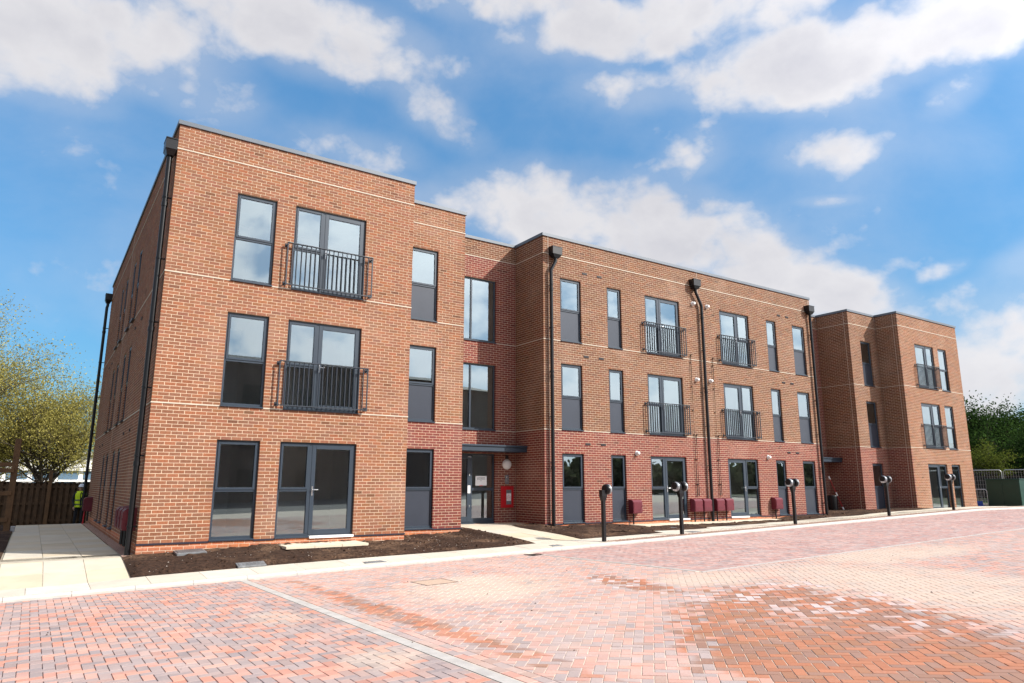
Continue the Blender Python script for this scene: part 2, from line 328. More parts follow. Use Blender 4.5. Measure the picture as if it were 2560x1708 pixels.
# ------------------------------------------------------------------ mesh helpers
def tag(o, label=None, cat=None, group=None, kind=None):
    if label: o['label'] = label
    if cat: o['category'] = cat
    if group: o['group'] = group
    if kind: o['kind'] = kind
    return o
def link(name, me, parent=None, loc=(0, 0, 0), rz=0.0):
    o = bpy.data.objects.new(name, me); COL.objects.link(o)
    o.location = loc; o.rotation_euler = (0, 0, rz)
    if parent: o.parent = parent
    return o
def empty(name, loc=(0, 0, 0), rz=0.0, parent=None):
    o = link(name, None, parent, loc, rz); o.empty_display_size = .2; return o
class MB:
    def __init__(s): s.v = []; s.f = []; s.c = []; s.sm = []
    def add(s, vs, fs, col=None, smooth=False):
        k = len(s.v); s.v += [tuple(map(float, p)) for p in vs]; s.f += [tuple(i+k for i in f) for f in fs]
        s.sm += [smooth]*len(fs); s.c += [col or (.5, .5, .5, .5)]*len(vs)
    def box(s, x0, x1, y0, y1, z0, z1, col=None):
        s.add([(x0, y0, z0), (x1, y0, z0), (x1, y1, z0), (x0, y1, z0), (x0, y0, z1), (x1, y0, z1), (x1, y1, z1), (x0, y1, z1)],
              [(0, 3, 2, 1), (4, 5, 6, 7), (0, 1, 5, 4), (1, 2, 6, 5), (2, 3, 7, 6), (3, 0, 4, 7)], col)
        return s
    def bev(s, x0, x1, y0, y1, z0, z1, b, col=None):
        """box with chamfered edges"""
        vs = []; idx = {}
        for ix, X in enumerate((x0, x1)):
            for iy, Y in enumerate((y0, y1)):
                for iz, Z in enumerate((z0, z1)):
                    sx, sy, sz = (1-2*ix)*b, (1-2*iy)*b, (1-2*iz)*b
                    for a, P in enumerate(((X, Y+sy, Z+sz), (X+sx, Y, Z+sz), (X+sx, Y+sy, Z))):
                        idx[ix, iy, iz, a] = len(vs); vs.append(P)
        fs = []
        for i in (0, 1):
            q = [idx[i, 0, 0, 0], idx[i, 1, 0, 0], idx[i, 1, 1, 0], idx[i, 0, 1, 0]]; fs.append(q if i else q[::-1])
            q = [idx[0, i, 0, 1], idx[0, i, 1, 1], idx[1, i, 1, 1], idx[1, i, 0, 1]]; fs.append(q if i else q[::-1])
            q = [idx[0, 0, i, 2], idx[1, 0, i, 2], idx[1, 1, i, 2], idx[0, 1, i, 2]]; fs.append(q if i else q[::-1])
        for i in (0, 1):
            for j in (0, 1):
                fs.append([idx[i, j, 0, 0], idx[i, j, 1, 0], idx[i, j, 1, 1], idx[i, j, 0, 1]])
                fs.append([idx[i, 0, j, 0], idx[i, 1, j, 0], idx[i, 1, j, 2], idx[i, 0, j, 2]])
                fs.append([idx[0, i, j, 1], idx[1, i, j, 1], idx[1, i, j, 2], idx[0, i, j, 2]])
        for i in (0, 1):
            for j in (0, 1):
                for k in (0, 1): fs.append([idx[i, j, k, 0], idx[i, j, k, 1], idx[i, j, k, 2]])
        s.add(vs, fs, col); return s
    def tube(s, pts, r, n=10, caps=True, smooth=True, col=None):
        """tube through points; r a number or a list"""
        P = [Vector(p) for p in pts]; rr = r if hasattr(r, '__len__') else [r]*len(P)
        vs = []; fs = []
        for i, p in enumerate(P):
            d = ((P[min(i+1, len(P)-1)]-p).normalized() + (p-P[max(i-1, 0)]).normalized())
            d = d.normalized() if d.length > 1e-6 else Vector((0, 0, 1))
            a = d.cross(Vector((0, 0, 1)) if abs(d.z) < .9 else Vector((1, 0, 0))).normalized(); b = d.cross(a)
            for k in range(n):
                t = 2*math.pi*k/n; vs.append(p + (a*math.cos(t)+b*math.sin(t))*rr[i])
        for i in range(len(P)-1):
            for k in range(n):
                k2 = (k+1) % n; fs.append((i*n+k, i*n+k2, (i+1)*n+k2, (i+1)*n+k))
        s.add(vs, fs, col, smooth)
        if caps:
            s.add(vs[:n], [tuple(range(n))[::-1]], col); s.add(vs[-n:], [tuple(range(n))], col)
        return s
    def lathe(s, axis0, axis1, prof, n=24, smooth=True):
        """revolve (t along the axis, radius) pairs about the axis"""
        a0, a1 = Vector(axis0), Vector(axis1); d = (a1-a0).normalized()
        return s.tube([a0+d*t for t, _ in prof], [max(r, 1e-4) for _, r in prof], n, True, smooth)
    def build(s, name, m, parent=None, loc=(0, 0, 0), rz=0.0):
        me = s.mesh(name, m); return link(name, me, parent, loc, rz)
    def mesh(s, name, m, orient=True):
        me = bpy.data.meshes.new(name); me.from_pydata(s.v, [], s.f)
        if orient: fix(me)
        me.polygons.foreach_set('use_smooth', s.sm)
        at = me.color_attributes.new('col', 'FLOAT_COLOR', 'POINT')
        at.data.foreach_set('color', np.array(s.c, dtype=np.float32).ravel())
        me.materials.append(MT[m] if isinstance(m, str) else m); return me
def fix(me):
    bm = bmesh.new(); bm.from_mesh(me); bmesh.ops.recalc_face_normals(bm, faces=bm.faces); bm.to_mesh(me); bm.free()
def fast_mesh(name, verts, quads, cols, m):
    """verts (N,3), quads (F,4) int, cols (N,4)"""
    me = bpy.data.meshes.new(name)
    me.vertices.add(len(verts)); me.vertices.foreach_set('co', np.asarray(verts, np.float32).ravel())
    me.loops.add(quads.size); me.loops.foreach_set('vertex_index', quads.astype(np.int32).ravel())
    k = quads.shape[1]
    me.polygons.add(len(quads)); me.polygons.foreach_set('loop_start', np.arange(0, quads.size, k, dtype=np.int32))
    me.polygons.foreach_set('loop_total', np.full(len(quads), k, np.int32))
    me.polygons.foreach_set('use_smooth', np.zeros(len(quads), bool))
    me.update(calc_edges=True)
    at = me.color_attributes.new('col', 'FLOAT_COLOR', 'POINT'); at.data.foreach_set('color', np.asarray(cols, np.float32).ravel())
    me.materials.append(MT[m]); me.validate(); return me
def boxes_mesh(name, O, U, N, spans, cols, m):
    """many 5-sided boxes on a wall: spans (u0,u1,z0,z1,out,depth)"""
    sp = np.asarray(spans, float); O, U, N = (np.asarray(a, float) for a in (O, U, N))
    if sp.ndim == 2 and O.ndim == 1:
        O = np.tile(O, (len(sp), 1)); U = np.tile(U, (len(sp), 1)); N = np.tile(N, (len(sp), 1))
    n = len(sp); V = np.zeros((n, 8, 3))
    for i, (uu, zz, dd) in enumerate([(0, 2, 4), (1, 2, 4), (1, 3, 4), (0, 3, 4), (0, 2, 5), (1, 2, 5), (1, 3, 5), (0, 3, 5)]):
        d = sp[:, 4] if dd == 4 else -sp[:, 5]
        V[:, i] = O + U*sp[:, uu:uu+1] + N*d[:, None]; V[:, i, 2] += sp[:, zz]
    F = np.array([(0, 1, 2, 3), (0, 4, 5, 1), (1, 5, 6, 2), (2, 6, 7, 3), (3, 7, 4, 0)])
    flip = np.array([np.dot(np.cross(U[i], (0, 0, 1)), N[i]) for i in range(n)]) < 0
    Q = F[None] + 8*np.arange(n)[:, None, None]
    Q[flip] = Q[flip][:, :, ::-1]
    return fast_mesh(name, V.reshape(-1, 3), Q.reshape(-1, 4), np.repeat(np.asarray(cols, float), 8, axis=0), m)

# ------------------------------------------------------------------ site levels (all metres; z = 0 at the damp-proof course)
A0, B0, CS, YK = -.553, .0228, .0184, -2.71
XB = [-5, 0, 1.5, 2.7, 4.7, 5.2, 6, 8.3, 11.3, 13.8, 14.8, 22.3, 23.4, 26, 29.6, 32, 38, 60]; ZB = [-.26, -.23, -.185, -.135, -.14, -.175, -.2, -.133, -.09, -.09, -.18, -.18, -.09, -.075, .03, .106, .13, .13]
def zk(x): return A0 + B0*min(max(x, -12), 31)
def zp(x, y): return zk(x) + (CS*(YK-y) if y < YK else 0)
def face_y(x):
    for x1, f in ((6.0, 0), (8.3, 1.154), (11.323, 2.84), (26.22, 1.2256), (29.59, 3.076), (31.956, 1.43)):
        if x < x1: return f
    return .3277
def terr(x, y):
    z0 = zk(x) + .07
    if 8.3 < x < 11.32: h, yy = -.02, 2.6
    else: h, yy = float(np.interp(x, XB, ZB)), max(face_y(x)-.1, .2)
    s = min(max((y+1.9)/(yy+1.9), 0), 1)**(.62 if x > -.2 else 1.0); z = z0 + (h-z0)*s
    if x < 0 and y > 14.4: z = z + (-.58-z)*min((y-14.4)/1.5, 1)
    return z

# ------------------------------------------------------------------ apartment building
ST, WH = 2.925, 2.175
XA, XBx, YB, YC, XD, YD, XE, YE, XF, YF, XG, YG, XH, YS = 5.996, 8.297, 1.154, 2.841, 11.323, 1.2256, 26.22, 3.076, 29.593, 1.430, 31.957, .3277, 37.886, 16.573
ZW = 9.375
BLD = empty('apartment_building')
tag(BLD, 'long three storey red brick apartment building with dark grey windows and flat roof', 'building')
def three(u0, u1, typ, ground=None): return [(u0, u1, k*ST, k*ST+WH, (ground if (ground and k == 0) else typ), k) for k in range(3)]
OP_A = three(1.385, 2.32, 'two') + three(2.775, 4.635, 'frR')
OP_B = [(a-XA, b-XA, c, d, t, k) for a, b, c, d, t, k in three(6.46, 7.392, 'panel')]
OP_C = [(a-XBx, b-XBx, c, d, t, k) for a, b, c, d, t, k in three(8.67, 10.515, 'stair', 'entr')]
OP_D = []
for a, b, t in ((12.025, 12.92, 'panel'), (14.10, 14.77, 'panel'), (15.94, 17.745, 'frR'), (20.035, 21.835, 'frL'), (22.99, 23.64, 'panel'), (24.785, 25.655, 'panel')):
    OP_D += three(a-XD, b-XD, t)
OP_F = three(30.50-XF, 31.395-XF, 'panel')
OP_G = three(33.37-XG, 35.21-XG, 'frL') + three(35.68-XG, 36.55-XG, 'two')
OP_S = []
for yc_ in (5.96, 7.42, 9.64, 11.05): OP_S += three(YS-yc_-.33, YS-yc_+.33, 'panel')
BUFF = [(.40, .185, .110), (.43, .190, .110), (.37, .172, .108), (.345, .165, .105), (.46, .180, .096), (.40, .200, .132), (.30, .155, .108)]
RED = [(.275, .082, .066), (.30, .088, .068), (.25, .080, .068), (.32, .098, .068), (.235, .076, .066)]
ORANGE = [(.50, .165, .075), (.54, .180, .080), (.47, .155, .075), (.51, .185, .10)]
BUFF = [(c[0]*.76, c[1]*.80, c[2]*.82) for c in BUFF]                # the front block: paler, pinker palette
BROWNS = [(c[0]*.70, c[1]*.68, c[2]*.66) for c in BUFF]       # browner, darker version of the palette for the long block
RED = [tuple(v*.74 for v in c) for c in RED]
MIDS = [(c[0]*.86, c[1]*.85, c[2]*.83) for c in BUFF]
def blend(pal, k):
    m_ = [sum(c[i] for c in pal)/len(pal) for i in range(3)]
    return [tuple(c[i]*(1-k)+m_[i]*k for i in range(3)) for c in pal]
BUFF = [(c[0]*.80, c[1]*.74, c[2]*.70) for c in BUFF]; MIDS = [(c[0]*.86, c[1]*.82, c[2]*.78) for c in MIDS]
BUFF, MIDS, BROWNS = [[(c[0]*1.03, c[1]*.98, c[2]*.91) for c in p_] for p_ in (BUFF, MIDS, BROWNS)]
BUFF, BROWNS, RED, MIDS = blend(BUFF, .35), blend([tuple(v*.80 for v in c) for c in BROWNS], .35), blend([(c[0]*.90, c[1]*.80, c[2]*.78) for c in RED], .3), blend(MIDS, .35)
def scheme(kind, z):
    if z < 0: return ORANGE
    if kind == 'A': return BUFF
    if kind == 'G': return MIDS
    if kind == 'C': return BROWNS if z > 3*ST else RED
    if kind == 'B': return MIDS if z > ST else RED
    return BROWNS if z > ST else RED
# name, origin, direction along the wall, outward normal, length, bottom, openings, brick scheme, corner at start, corner at end (E/O: owns even/odd courses, I: inner)
WALLS = [
    ('front_wall', (0, 0), (1, 0), (0, -1), XA, -.6, OP_A, 'A', 'E', 'E'),
    ('side_wall', (0, YS), (0, -1), (-1, 0), YS, -.6, OP_S, 'A', 'E', 'O'),
    ('return_wall', (XA, 0), (0, 1), (1, 0), YB, -.6, [], 'A', 'O', 'I'),
    ('front_wall', (XA, YB), (1, 0), (0, -1), XBx-XA, -.6, OP_B, 'B', 'I', 'E'),
    ('return_wall', (XBx, YB), (0, 1), (1, 0), YC-YB, -.6, [], 'D', 'O', 'I'),
    ('recess_wall', (XBx, YC), (1, 0), (0, -1), XD-XBx, -.4, OP_C, 'C', 'I', 'I'),
    ('return_wall', (XD, YC), (0, -1), (-1, 0), YC-YD, -.4, [], 'D', 'I', 'O'),
    ('front_wall', (XD, YD), (1, 0), (0, -1), XE-XD, -.4, OP_D, 'D', 'E', 'E'),
    ('return_wall', (XE, YD), (0, 1), (1, 0), YE-YD, -.4, [], 'D', 'O', 'I'),
    ('recess_wall', (XE, YE), (1, 0), (0, -1), XF-XE, -.4, [(.55, 2.4, 0, WH, 'entr', 0), (.55, 2.4, ST, ST+WH, 'stair', 1), (.55, 2.4, 2*ST, 2*ST+WH, 'stair', 2)], 'C', 'I', 'I'),
    ('return_wall', (XF, YE), (0, -1), (-1, 0), YE-YF, -.4, [], 'D', 'I', 'O'),
    ('front_wall', (XF, YF), (1, 0), (0, -1), XG-XF, -.4, OP_F, 'D', 'E', 'I'),
    ('return_wall', (XG, YF), (0, -1), (-1, 0), YF-YG, -.4, [], 'D', 'I', 'O'),
    ('front_wall', (XG, YG), (1, 0), (0, -1), XH-XG, -.4, OP_G, 'G', 'E', 'E'),
    ('return_wall', (XH, YG), (0, 1), (1, 0), 9.0, -.4, [], 'G', 'O', 'I'),
]
all_spans, all_O, all_U, all_N, all_c, single = [], [], [], [], [], []
wall_objs = []
for wi, (nm, O, U, N, L, zb, ops, kind, cs, ce) in enumerate(WALLS):
    O3, U3, N3 = np.array([*O, 0.0]), np.array([*U, 0.0]), np.array([*N, 0.0])
    # mortar bed with the openings left out and their reveals
    us = sorted({0.0, L, *[a-.004 for a, *_ in ops], *[o[1]+.004 for o in ops]}); zs = sorted({zb, ZW-.01, *[o[2]-.004 for o in ops], *[o[3]+.004 for o in ops]})
    mb = MB(); P = lambda u, z, d: tuple(O3 + U3*u + N3*d + np.array([0, 0, z])); dm = -.0025
    for i in range(len(us)-1):
        for j in range(len(zs)-1):
            cu, cz = (us[i]+us[i+1])/2, (zs[j]+zs[j+1])/2
            if any(o[0] < cu < o[1] and o[2] < cz < o[3] for o in ops): continue
            mb.add([P(us[i], zs[j], dm), P(us[i+1], zs[j], dm), P(us[i+1], zs[j+1], dm), P(us[i], zs[j+1], dm)], [(0, 1, 2, 3)])
    for o in ops:
        a, b_, c_, d_ = o[0]-.004, o[1]+.004, o[2]-.004, o[3]+.004
        for q in (((a, c_), (a, d_)), ((b_, d_), (b_, c_)), ((a, d_), (b_, d_)), ((b_, c_), (a, c_))):
            mb.add([P(*q[0], dm), P(*q[1], dm), P(*q[1], -.16), P(*q[0], -.16)], [(0, 1, 2, 3)])
    w = mb.build(nm, 'mortar', BLD); wall_objs.append(w)
    # brick courses
    k0 = math.floor(zb/.075)
    for k in range(k0, 125):
        z0, z1 = k*.075+.005, k*.075+.07
        s = 0.0 if (cs == 'I' or (cs == 'E') == (k % 2 == 0)) else .1125
        e = L if (ce == 'I' or (ce == 'E') == (k % 2 == 0)) else L-.1125
        if cs == 'I': s = .004
        if ce == 'I': e = L-.004
        iv = [(s, e)]
        for o in ops:
            if o[2] < (z0+z1)/2 < o[3]:
                nv = []
                for a, b_ in iv:
                    if o[1] <= a or o[0] >= b_: nv.append((a, b_)); continue
                    if o[0] > a: nv.append((a, o[0]))
                    if o[1] < b_: nv.append((o[1], b_))
                iv = nv
        pal = scheme(kind, (z0+z1)/2)
        off = .1125 if k % 2 else 0.0
        for a, b_ in iv:
            i = math.floor((a-off)/.225); pcs = []
            while off+i*.225 < b_:
                u0, u1 = max(off+i*.225, a), min(off+i*.225+.215, b_); i += 1
                if u1 <= u0: continue
                pcs.append([u0, u1])
            if len(pcs) > 1 and pcs[0][1]-pcs[0][0] < .055: pcs[1][0] = pcs[0][0]; pcs.pop(0)
            if len(pcs) > 1 and pcs[-1][1]-pcs[-1][0] < .055: pcs[-2][1] = pcs[-1][1]; pcs.pop()
            if pcs: pcs[0][0] = a; pcs[-1][1] = b_
            for u0, u1 in pcs:
                c0 = random.choice(pal); f = random.uniform(.91, 1.08)
                if random.random() < .015: f *= .66
                col = (c0[0]*f, c0[1]*f*random.uniform(.95, 1.06), c0[2]*f*random.uniform(.93, 1.08), random.random())
                sp = (u0+random.uniform(0, .001), u1-random.uniform(0, .001), z0, z1, random.uniform(-.0012, .0012), .105)
                if wi == 0 and abs(u1-u0-.215) < 1e-6 and z0 > 0: single.append((sp, col))
                else:
                    all_spans.append(sp); all_O.append(O3); all_U.append(U3); all_N.append(N3); all_c.append(col)
# the 300 bricks that show largest are objects of their own, children of the nearest front wall
def brick_area(sp):
    q = [pix((sp[a], 0, sp[b])) for a, b in ((0, 2), (1, 2), (1, 3), (0, 3))]
    return -abs(sum(q[i][0]*q[(i+1) % 4][1]-q[(i+1) % 4][0]*q[i][1] for i in range(4)))
single.sort(key=lambda t: brick_area(t[0]))
bvar = []
for i in range(12):
    c0 = BUFF[i % 7]; f = random.uniform(.86, 1.10)
    mb = MB(); mb.bev(0, .2145, 0, .105, 0, .065, .0015, (c0[0]*f, c0[1]*f, c0[2]*f, .5)); bvar.append(mb.mesh('brick', 'brick'))
for sp, col in single[:300]:
    link('brick', random.choice(bvar), wall_objs[0], (sp[0], -sp[4], sp[2]))
for sp, col in single[300:]:
    all_spans.append(sp); all_O.append(np.zeros(3)); all_U.append(np.array([1., 0, 0])); all_N.append(np.array([0, -1., 0])); all_c.append(col)
bw = link('brickwork', boxes_mesh('brickwork', np.array(all_O), np.array(all_U), np.array(all_N), all_spans, all_c, 'brick'), BLD); bw['kind'] = 'stuff'

# bands, damp-proof strip, coping, sealant joints (per wall)
def cut(L, ops, z):
    iv = [(0.0, L)]
    for o in ops:
        if o[2]-.03 < z < o[3]: iv = [p for a, b_ in iv for p in ([(a, min(b_, o[0]))] if o[0] > a else [])+([(max(a, o[1]), b_)] if o[1] < b_ else []) if p[1]-p[0] > .02]
    return iv
def wbox(mb, O, U, N, u0, u1, d0, d1, z0, z1):
    p = [np.array([*O, 0]) + np.array([*U, 0])*u + np.array([*N, 0])*d for u in (u0, u1) for d in (d0, d1)]
    xs, ys = [q[0] for q in p], [q[1] for q in p]
    mb.box(min(xs), max(xs), min(ys), max(ys), z0, z1)
for wi, (nm, O, U, N, L, zb, ops, kind, cs, ce) in enumerate(WALLS):
    for k in (1, 2, 3):
        for a, b_ in cut(L, ops, k*ST+.002):
            ea, eb = (-.009 if (a == 0 and cs == 'E') else .0095 if a == 0 and cs == 'O' else a), (b_+.009 if (b_ == L and ce == 'E') else b_)
            mb = MB(); wbox(mb, O, U, N, ea if a == 0 else a, eb, -.05, .0088 if wi % 2 else .0092, k*ST-.013, k*ST+.016); mb.build('stone_band', 'band', BLD)
    if N == (0, -1) and 'recess' not in nm and wi < 8:
        for a, b_ in cut(L, ops, .001): mb = MB(); wbox(mb, O, U, N, a-(.012 if a == 0 else 0), b_+(.012 if b_ == L else 0), -.03, .020, -.030, .006); mb.build('damp_proof_course', 'dpc', BLD)
for (O, U, N, u) in (((0, YS), (0, -1), (-1, 0), YS-8.75), ((XD, YD), (1, 0), (0, -1), .20), ((XD, YD), (1, 0), (0, -1), 7.5), ((XD, YD), (1, 0), (0, -1), 14.78), ((XF, YE), (0, -1), (-1, 0), YE-YF-.22), ((XG, YF), (0, -1), (-1, 0), YF-YG-.22)):
    cj = MB()
    for k in range(3): wbox(cj, O, U, N, u, u+.014, -.03, .0055, max(k*ST+.02, .01), (k+1)*ST-.016)
    wbox(cj, O, U, N, u, u+.014, -.03, .0055, 3*ST+.02, ZW); cj.build('sealant_joint', 'joint', BLD)
# coping, one length of metal per wall
PL = [(0, YS), (0, 0), (XA, 0), (XA, YB), (XBx, YB), (XBx, YC), (XD, YC), (XD, YD), (XE, YD), (XE, YE), (XF, YE), (XF, YF), (XG, YF), (XG, YG), (XH, YG), (XH, 9.3)]
def off_pl(d):
    out = []
    for i, p in enumerate(PL):
        a = np.array(PL[max(i-1, 0)]); b_ = np.array(p); c_ = np.array(PL[min(i+1, len(PL)-1)])
        n1_ = n2_ = None
        if i > 0: t = (b_-a)/np.linalg.norm(b_-a); n1_ = np.array([t[1], -t[0]])
        if i < len(PL)-1: t = (c_-b_)/np.linalg.norm(c_-b_); n2_ = np.array([t[1], -t[0]])
        nn = n1_ if n2_ is None else n2_ if n1_ is None else n1_+n2_
        out.append(b_+nn*d)
    return out
po, pi_ = off_pl(.035), off_pl(-.30)
for i in range(len(PL)-1):
    mb = MB(); q = [po[i], po[i+1], pi_[i+1], pi_[i]]
    z0, z1 = 9.372, 9.484
    vs = [(*p, z0) for p in q] + [(*q[0], z1-.012), (*q[1], z1-.012), (*q[2], z1-.03), (*q[3], z1-.03)]
    mb.add(vs, [(0, 3, 2, 1), (4, 5, 6, 7), (0, 1, 5, 4), (2, 3, 7, 6)] + ([(3, 0, 4, 7)] if i == 0 else []) + ([(1, 2, 6, 5)] if i == len(PL)-2 else []))
    L = np.linalg.norm(np.array(PL[i+1])-np.array(PL[i])); t = (np.array(PL[i+1])-np.array(PL[i]))/L; nn = np.array([t[1], -t[0]])
    for s_ in np.arange(3.0, L-.5, 3.0):           # joint straps between the lengths
        c_ = np.array(PL[i]) + t*s_
        pts = [c_ - t*.04 + nn*.037, c_ + t*.04 + nn*.037, c_ + t*.04 + nn*.034, c_ - t*.04 + nn*.034]
        mb.add([(*p, z0+.004) for p in pts]+[(*p, z1-.014) for p in pts], [(0, 1, 5, 4), (1, 2, 6, 5), (3, 0, 4, 7)])
    mb.build('coping', 'coping', BLD)
# roof slab and the back of the block, closing the volume
mb = MB(); ring = [*PL[:1], *[tuple(p) for p in off_pl(-.02)[1:-1]], (XH-.02, 9.3), (XH-.02, YS), ]
mb.add([(p[0] if i else .02, p[1], 9.2) for i, p in enumerate(ring)], [tuple(range(len(ring)))]); mb.build('flat_roof', 'roof', BLD)
mb = MB(); mb.box(.02, XH-.02, YS-.02, YS, -.6, 9.37); mb.box(XH-.02, XH, 9.3, YS-.02, -.6, 9.37); mb.build('rear_wall', 'oppbrick', BLD)

# windows and glazed doors
def bar(mb, x0, x1, z0, z1, y0, y1): mb.bev(x0, x1, y0, y1, z0, z1, .004)
def ringbar(mb, x0, x1, z0, z1, w, y0, y1, wb=None):
    wb = wb or w
    bar(mb, x0, x0+w, z0, z1, y0, y1); bar(mb, x1-w, x1, z0, z1, y0, y1)
    bar(mb, x0+w-.001, x1-w+.001, z1-w, z1, y0+.0008, y1-.0008); bar(mb, x0+w-.001, x1-w+.001, z0, z0+wb, y0+.0008, y1-.0008)
CACHE = {}
def cm(key, fn):
    if key not in CACHE: CACHE[key] = fn()
    return CACHE[key]
def pane_mesh(x0, x1, z0, z1, y):
    mb = MB(); mb.add([(x0, y, z0), (x1, y, z0), (x1, y, z1), (x0, y, z1)], [(0, 1, 2, 3)]); return mb.mesh('pane', 'glass', False)
def room_mesh(w, h, dep, seed):
    r = random.Random(seed); mb = MB(); e = .45
    y0, y1 = .155, .34
    mb.add([(0, y0, 0), (w, y0, 0), (w, y0, h), (0, y0, h), (0, y1, 0), (w, y1, 0), (w, y1, h), (0, y1, h)], [(0, 4, 5, 1), (1, 5, 6, 2), (2, 6, 7, 3), (3, 7, 4, 0)])
    X0, X1, H, Y = -e, w+e, h+.22, dep
    mb.add([(X0, y1, 0), (X1, y1, 0), (X1, y1, H), (X0, y1, H), (X0, Y, 0), (X1, Y, 0), (X1, Y, H), (X0, Y, H)], [(4, 5, 6, 7), (1, 5, 6, 2), (3, 7, 6, 2), (0, 4, 7, 3)])
    mb.add([(X0, y1, 0), (0, y1, 0), (0, y1, H), (X0, y1, H)], [(0, 1, 2, 3)]); mb.add([(w, y1, 0), (X1, y1, 0), (X1, y1, H), (w, y1, H)], [(0, 1, 2, 3)])
    mb.add([(0, y1, h), (w, y1, h), (w, y1, H), (0, y1, H)], [(0, 1, 2, 3)])
    # an inner doorway standing out from the back wall
    q = r.uniform(.1, .55)*w; mb.box(q, q+.82, Y-.05, Y-.002, .01, 2.03)
    return mb.mesh('room', 'plaster')
def roomfloor_mesh(w, dep):
    mb = MB(); mb.add([(-.45, .34, .004), (w+.45, .34, .004), (w+.45, dep, .004), (-.45, dep, .004)], [(0, 1, 2, 3)]); return mb.mesh('room_floor', 'roomfloor')
def handle_mesh():
    mb = MB(); mb.bev(-.016, .016, -.012, 0, -.11, .11, .004); mb.tube([(0, -.012, .03), (0, -.05, .03), (.02, -.058, .03), (.125, -.058, .03)], .0095, 8); mb.tube([(0, -.018, -.06), (0, -.008, -.06)], .011, 8)
    return mb.mesh('handle', 'silver')
def make_window(typ, w, h, base, rz, storey, seed):
    key = (typ, round(w, 3)); y0, y1 = .062, .142; F = .055
    name = {'two': 'window', 'panel': 'window', 'stair': 'stair_window', 'frR': 'glazed_door', 'frL': 'glazed_door', 'entr': 'entrance_door'}[typ]
    if typ == 'stair': F = .05
    def fr():
        mb = MB(); ringbar(mb, 0, w, .03, h, F, y0, y1)
        if typ in ('two', 'panel'): bar(mb, F-.001, w-F+.001, h*.49-.028, h*.49+.028, y0+.001, y1-.001)
        if typ == 'stair': bar(mb, w*.49-.03, w*.49+.03, .03+F-.001, h-F+.001, y0+.001, y1-.001)
        if typ in ('frR', 'frL'):
            s = .40*w if typ == 'frR' else .60*w
            bar(mb, s-.045, s+.045, .03+F-.001, h-F+.001, y0-.004, y1-.001)
            a, b_ = (F, s-.045) if typ == 'frR' else (s+.045, w-F)
            bar(mb, a-.001, b_+.001, h*.49-.028, h*.49+.028, y0+.001, y1-.001)
        if typ == 'entr':
            bar(mb, w*.535-.03, w*.535+.03, .03, h-F+.001, y0-.004, y1-.001); bar(mb, w*.535+.029, w-F+.001, 1.01, 1.10, y0+.001, y1-.001)
            bar(mb, w*.535+.029, w-F+.001, .03+F-.001, .16, y0+.001, y1-.001)
        return mb.mesh('frame', 'frame')
    o = empty(name, base, rz, BLD)
    link('frame', cm(('fr',)+key, fr), o)
    def leaf(nm, x0, x1, z0, z1, sw, yy0, glass=True, wb=None):
        def sh():
            mb = MB(); ringbar(mb, x0, x1, z0, z1, sw, yy0, y1-.012, wb); return mb.mesh(nm, 'frame')
        link(nm, cm((nm, x0, x1, z0, z1, sw)+key, sh), o)
        if glass: pane(x0+sw-.004, x1-sw+.004, z0+(wb or sw)-.004, z1-sw+.004, yy0+.028)
    def pane(x0, x1, z0, z1, y):
        link('pane', cm(('pane', x0, x1, z0, z1, y), lambda: pane_mesh(x0, x1, z0, z1, y)), o)
    T = h*.49
    if typ in ('two', 'panel'):
        leaf('casement', F-.012, w-F+.012, T+.018, h-F+.012, .052, y0-.016)
        if typ == 'two': pane(F-.004, w-F+.004, .03+F-.004, T-.024, y0+.03)
        else:
            def pn():
                mb = MB(); mb.bev(F-.002, w-F+.002, y0+.022, y0+.060, .03+F-.002, T-.026, .003); return mb.mesh('spandrel_panel', 'panel')
            link('spandrel_panel', cm(('pn',)+key, pn), o)
    if typ == 'stair':
        pane(F-.004, w*.49-.026, .03+F-.004, h-F+.004, y0+.03); pane(w*.49+.026, w-F+.004, .03+F-.004, h-F+.004, y0+.03)
    if typ in ('frR', 'frL'):
        s = .40*w if typ == 'frR' else .60*w
        a, b_, c_, d_ = (F, s-.045, s+.045, w-F) if typ == 'frR' else (s+.045, w-F, F, s-.045)
        leaf('casement', a-.012, b_+.012, T+.018, h-F+.012, .052, y0-.016); pane(a-.004, b_+.004, .03+F-.004, T-.024, y0+.03)
        leaf('door_leaf', c_-.010, d_+.010, .06, h-F+.008, .098, y0-.012, True, .105)
        hx = c_+.035 if typ == 'frR' else d_-.035
        hd = link('handle', cm('handle', handle_mesh), o, (hx, y0-.012, 1.05))
        if typ == 'frL': hd.scale = (-1, 1, 1)
    if typ == 'entr':
        leaf('door_leaf', F-.008, w*.535-.022, .05, h-F+.008, .13, y0-.010, True, .16)
        pane(w*.535+.026, w-F+.004, 1.096, h-F+.004, y0+.03); pane(w*.535+.026, w-F+.004, .156, 1.014, y0+.03)
        x = w*.535-.022-.065
        mb = MB(); mb.bev(x-.05, x+.05, y0-.016, y0-.009, .93, 1.17, .002); mb.build('push_plate', 'white', o)
        mb = MB(); mb.tube([(x, y0-.012, .55), (x, y0-.05, .58), (x, y0-.05, .50)], .009, 8); mb.build('latch', 'silver', o)
        mb = MB(); mb.tube([(x, y0-.012, 1.52), (x, y0-.05, 1.55), (x, y0-.05, 1.47)], .009, 8); mb.build('latch', 'silver', o)
        mb = MB(); mb.bev(x-.06, x+.06, y0-.03, y0-.009, 2.055, 2.075, .004); mb.build('door_closer', 'silver', o)
        mb = MB(); mb.tube([(F+.10, y0-.012, 1.17), (F+.10, y0-.06, 1.17), (F+.22, y0-.06, 1.17)], .010, 8); mb.build('handle', 'silver', o)
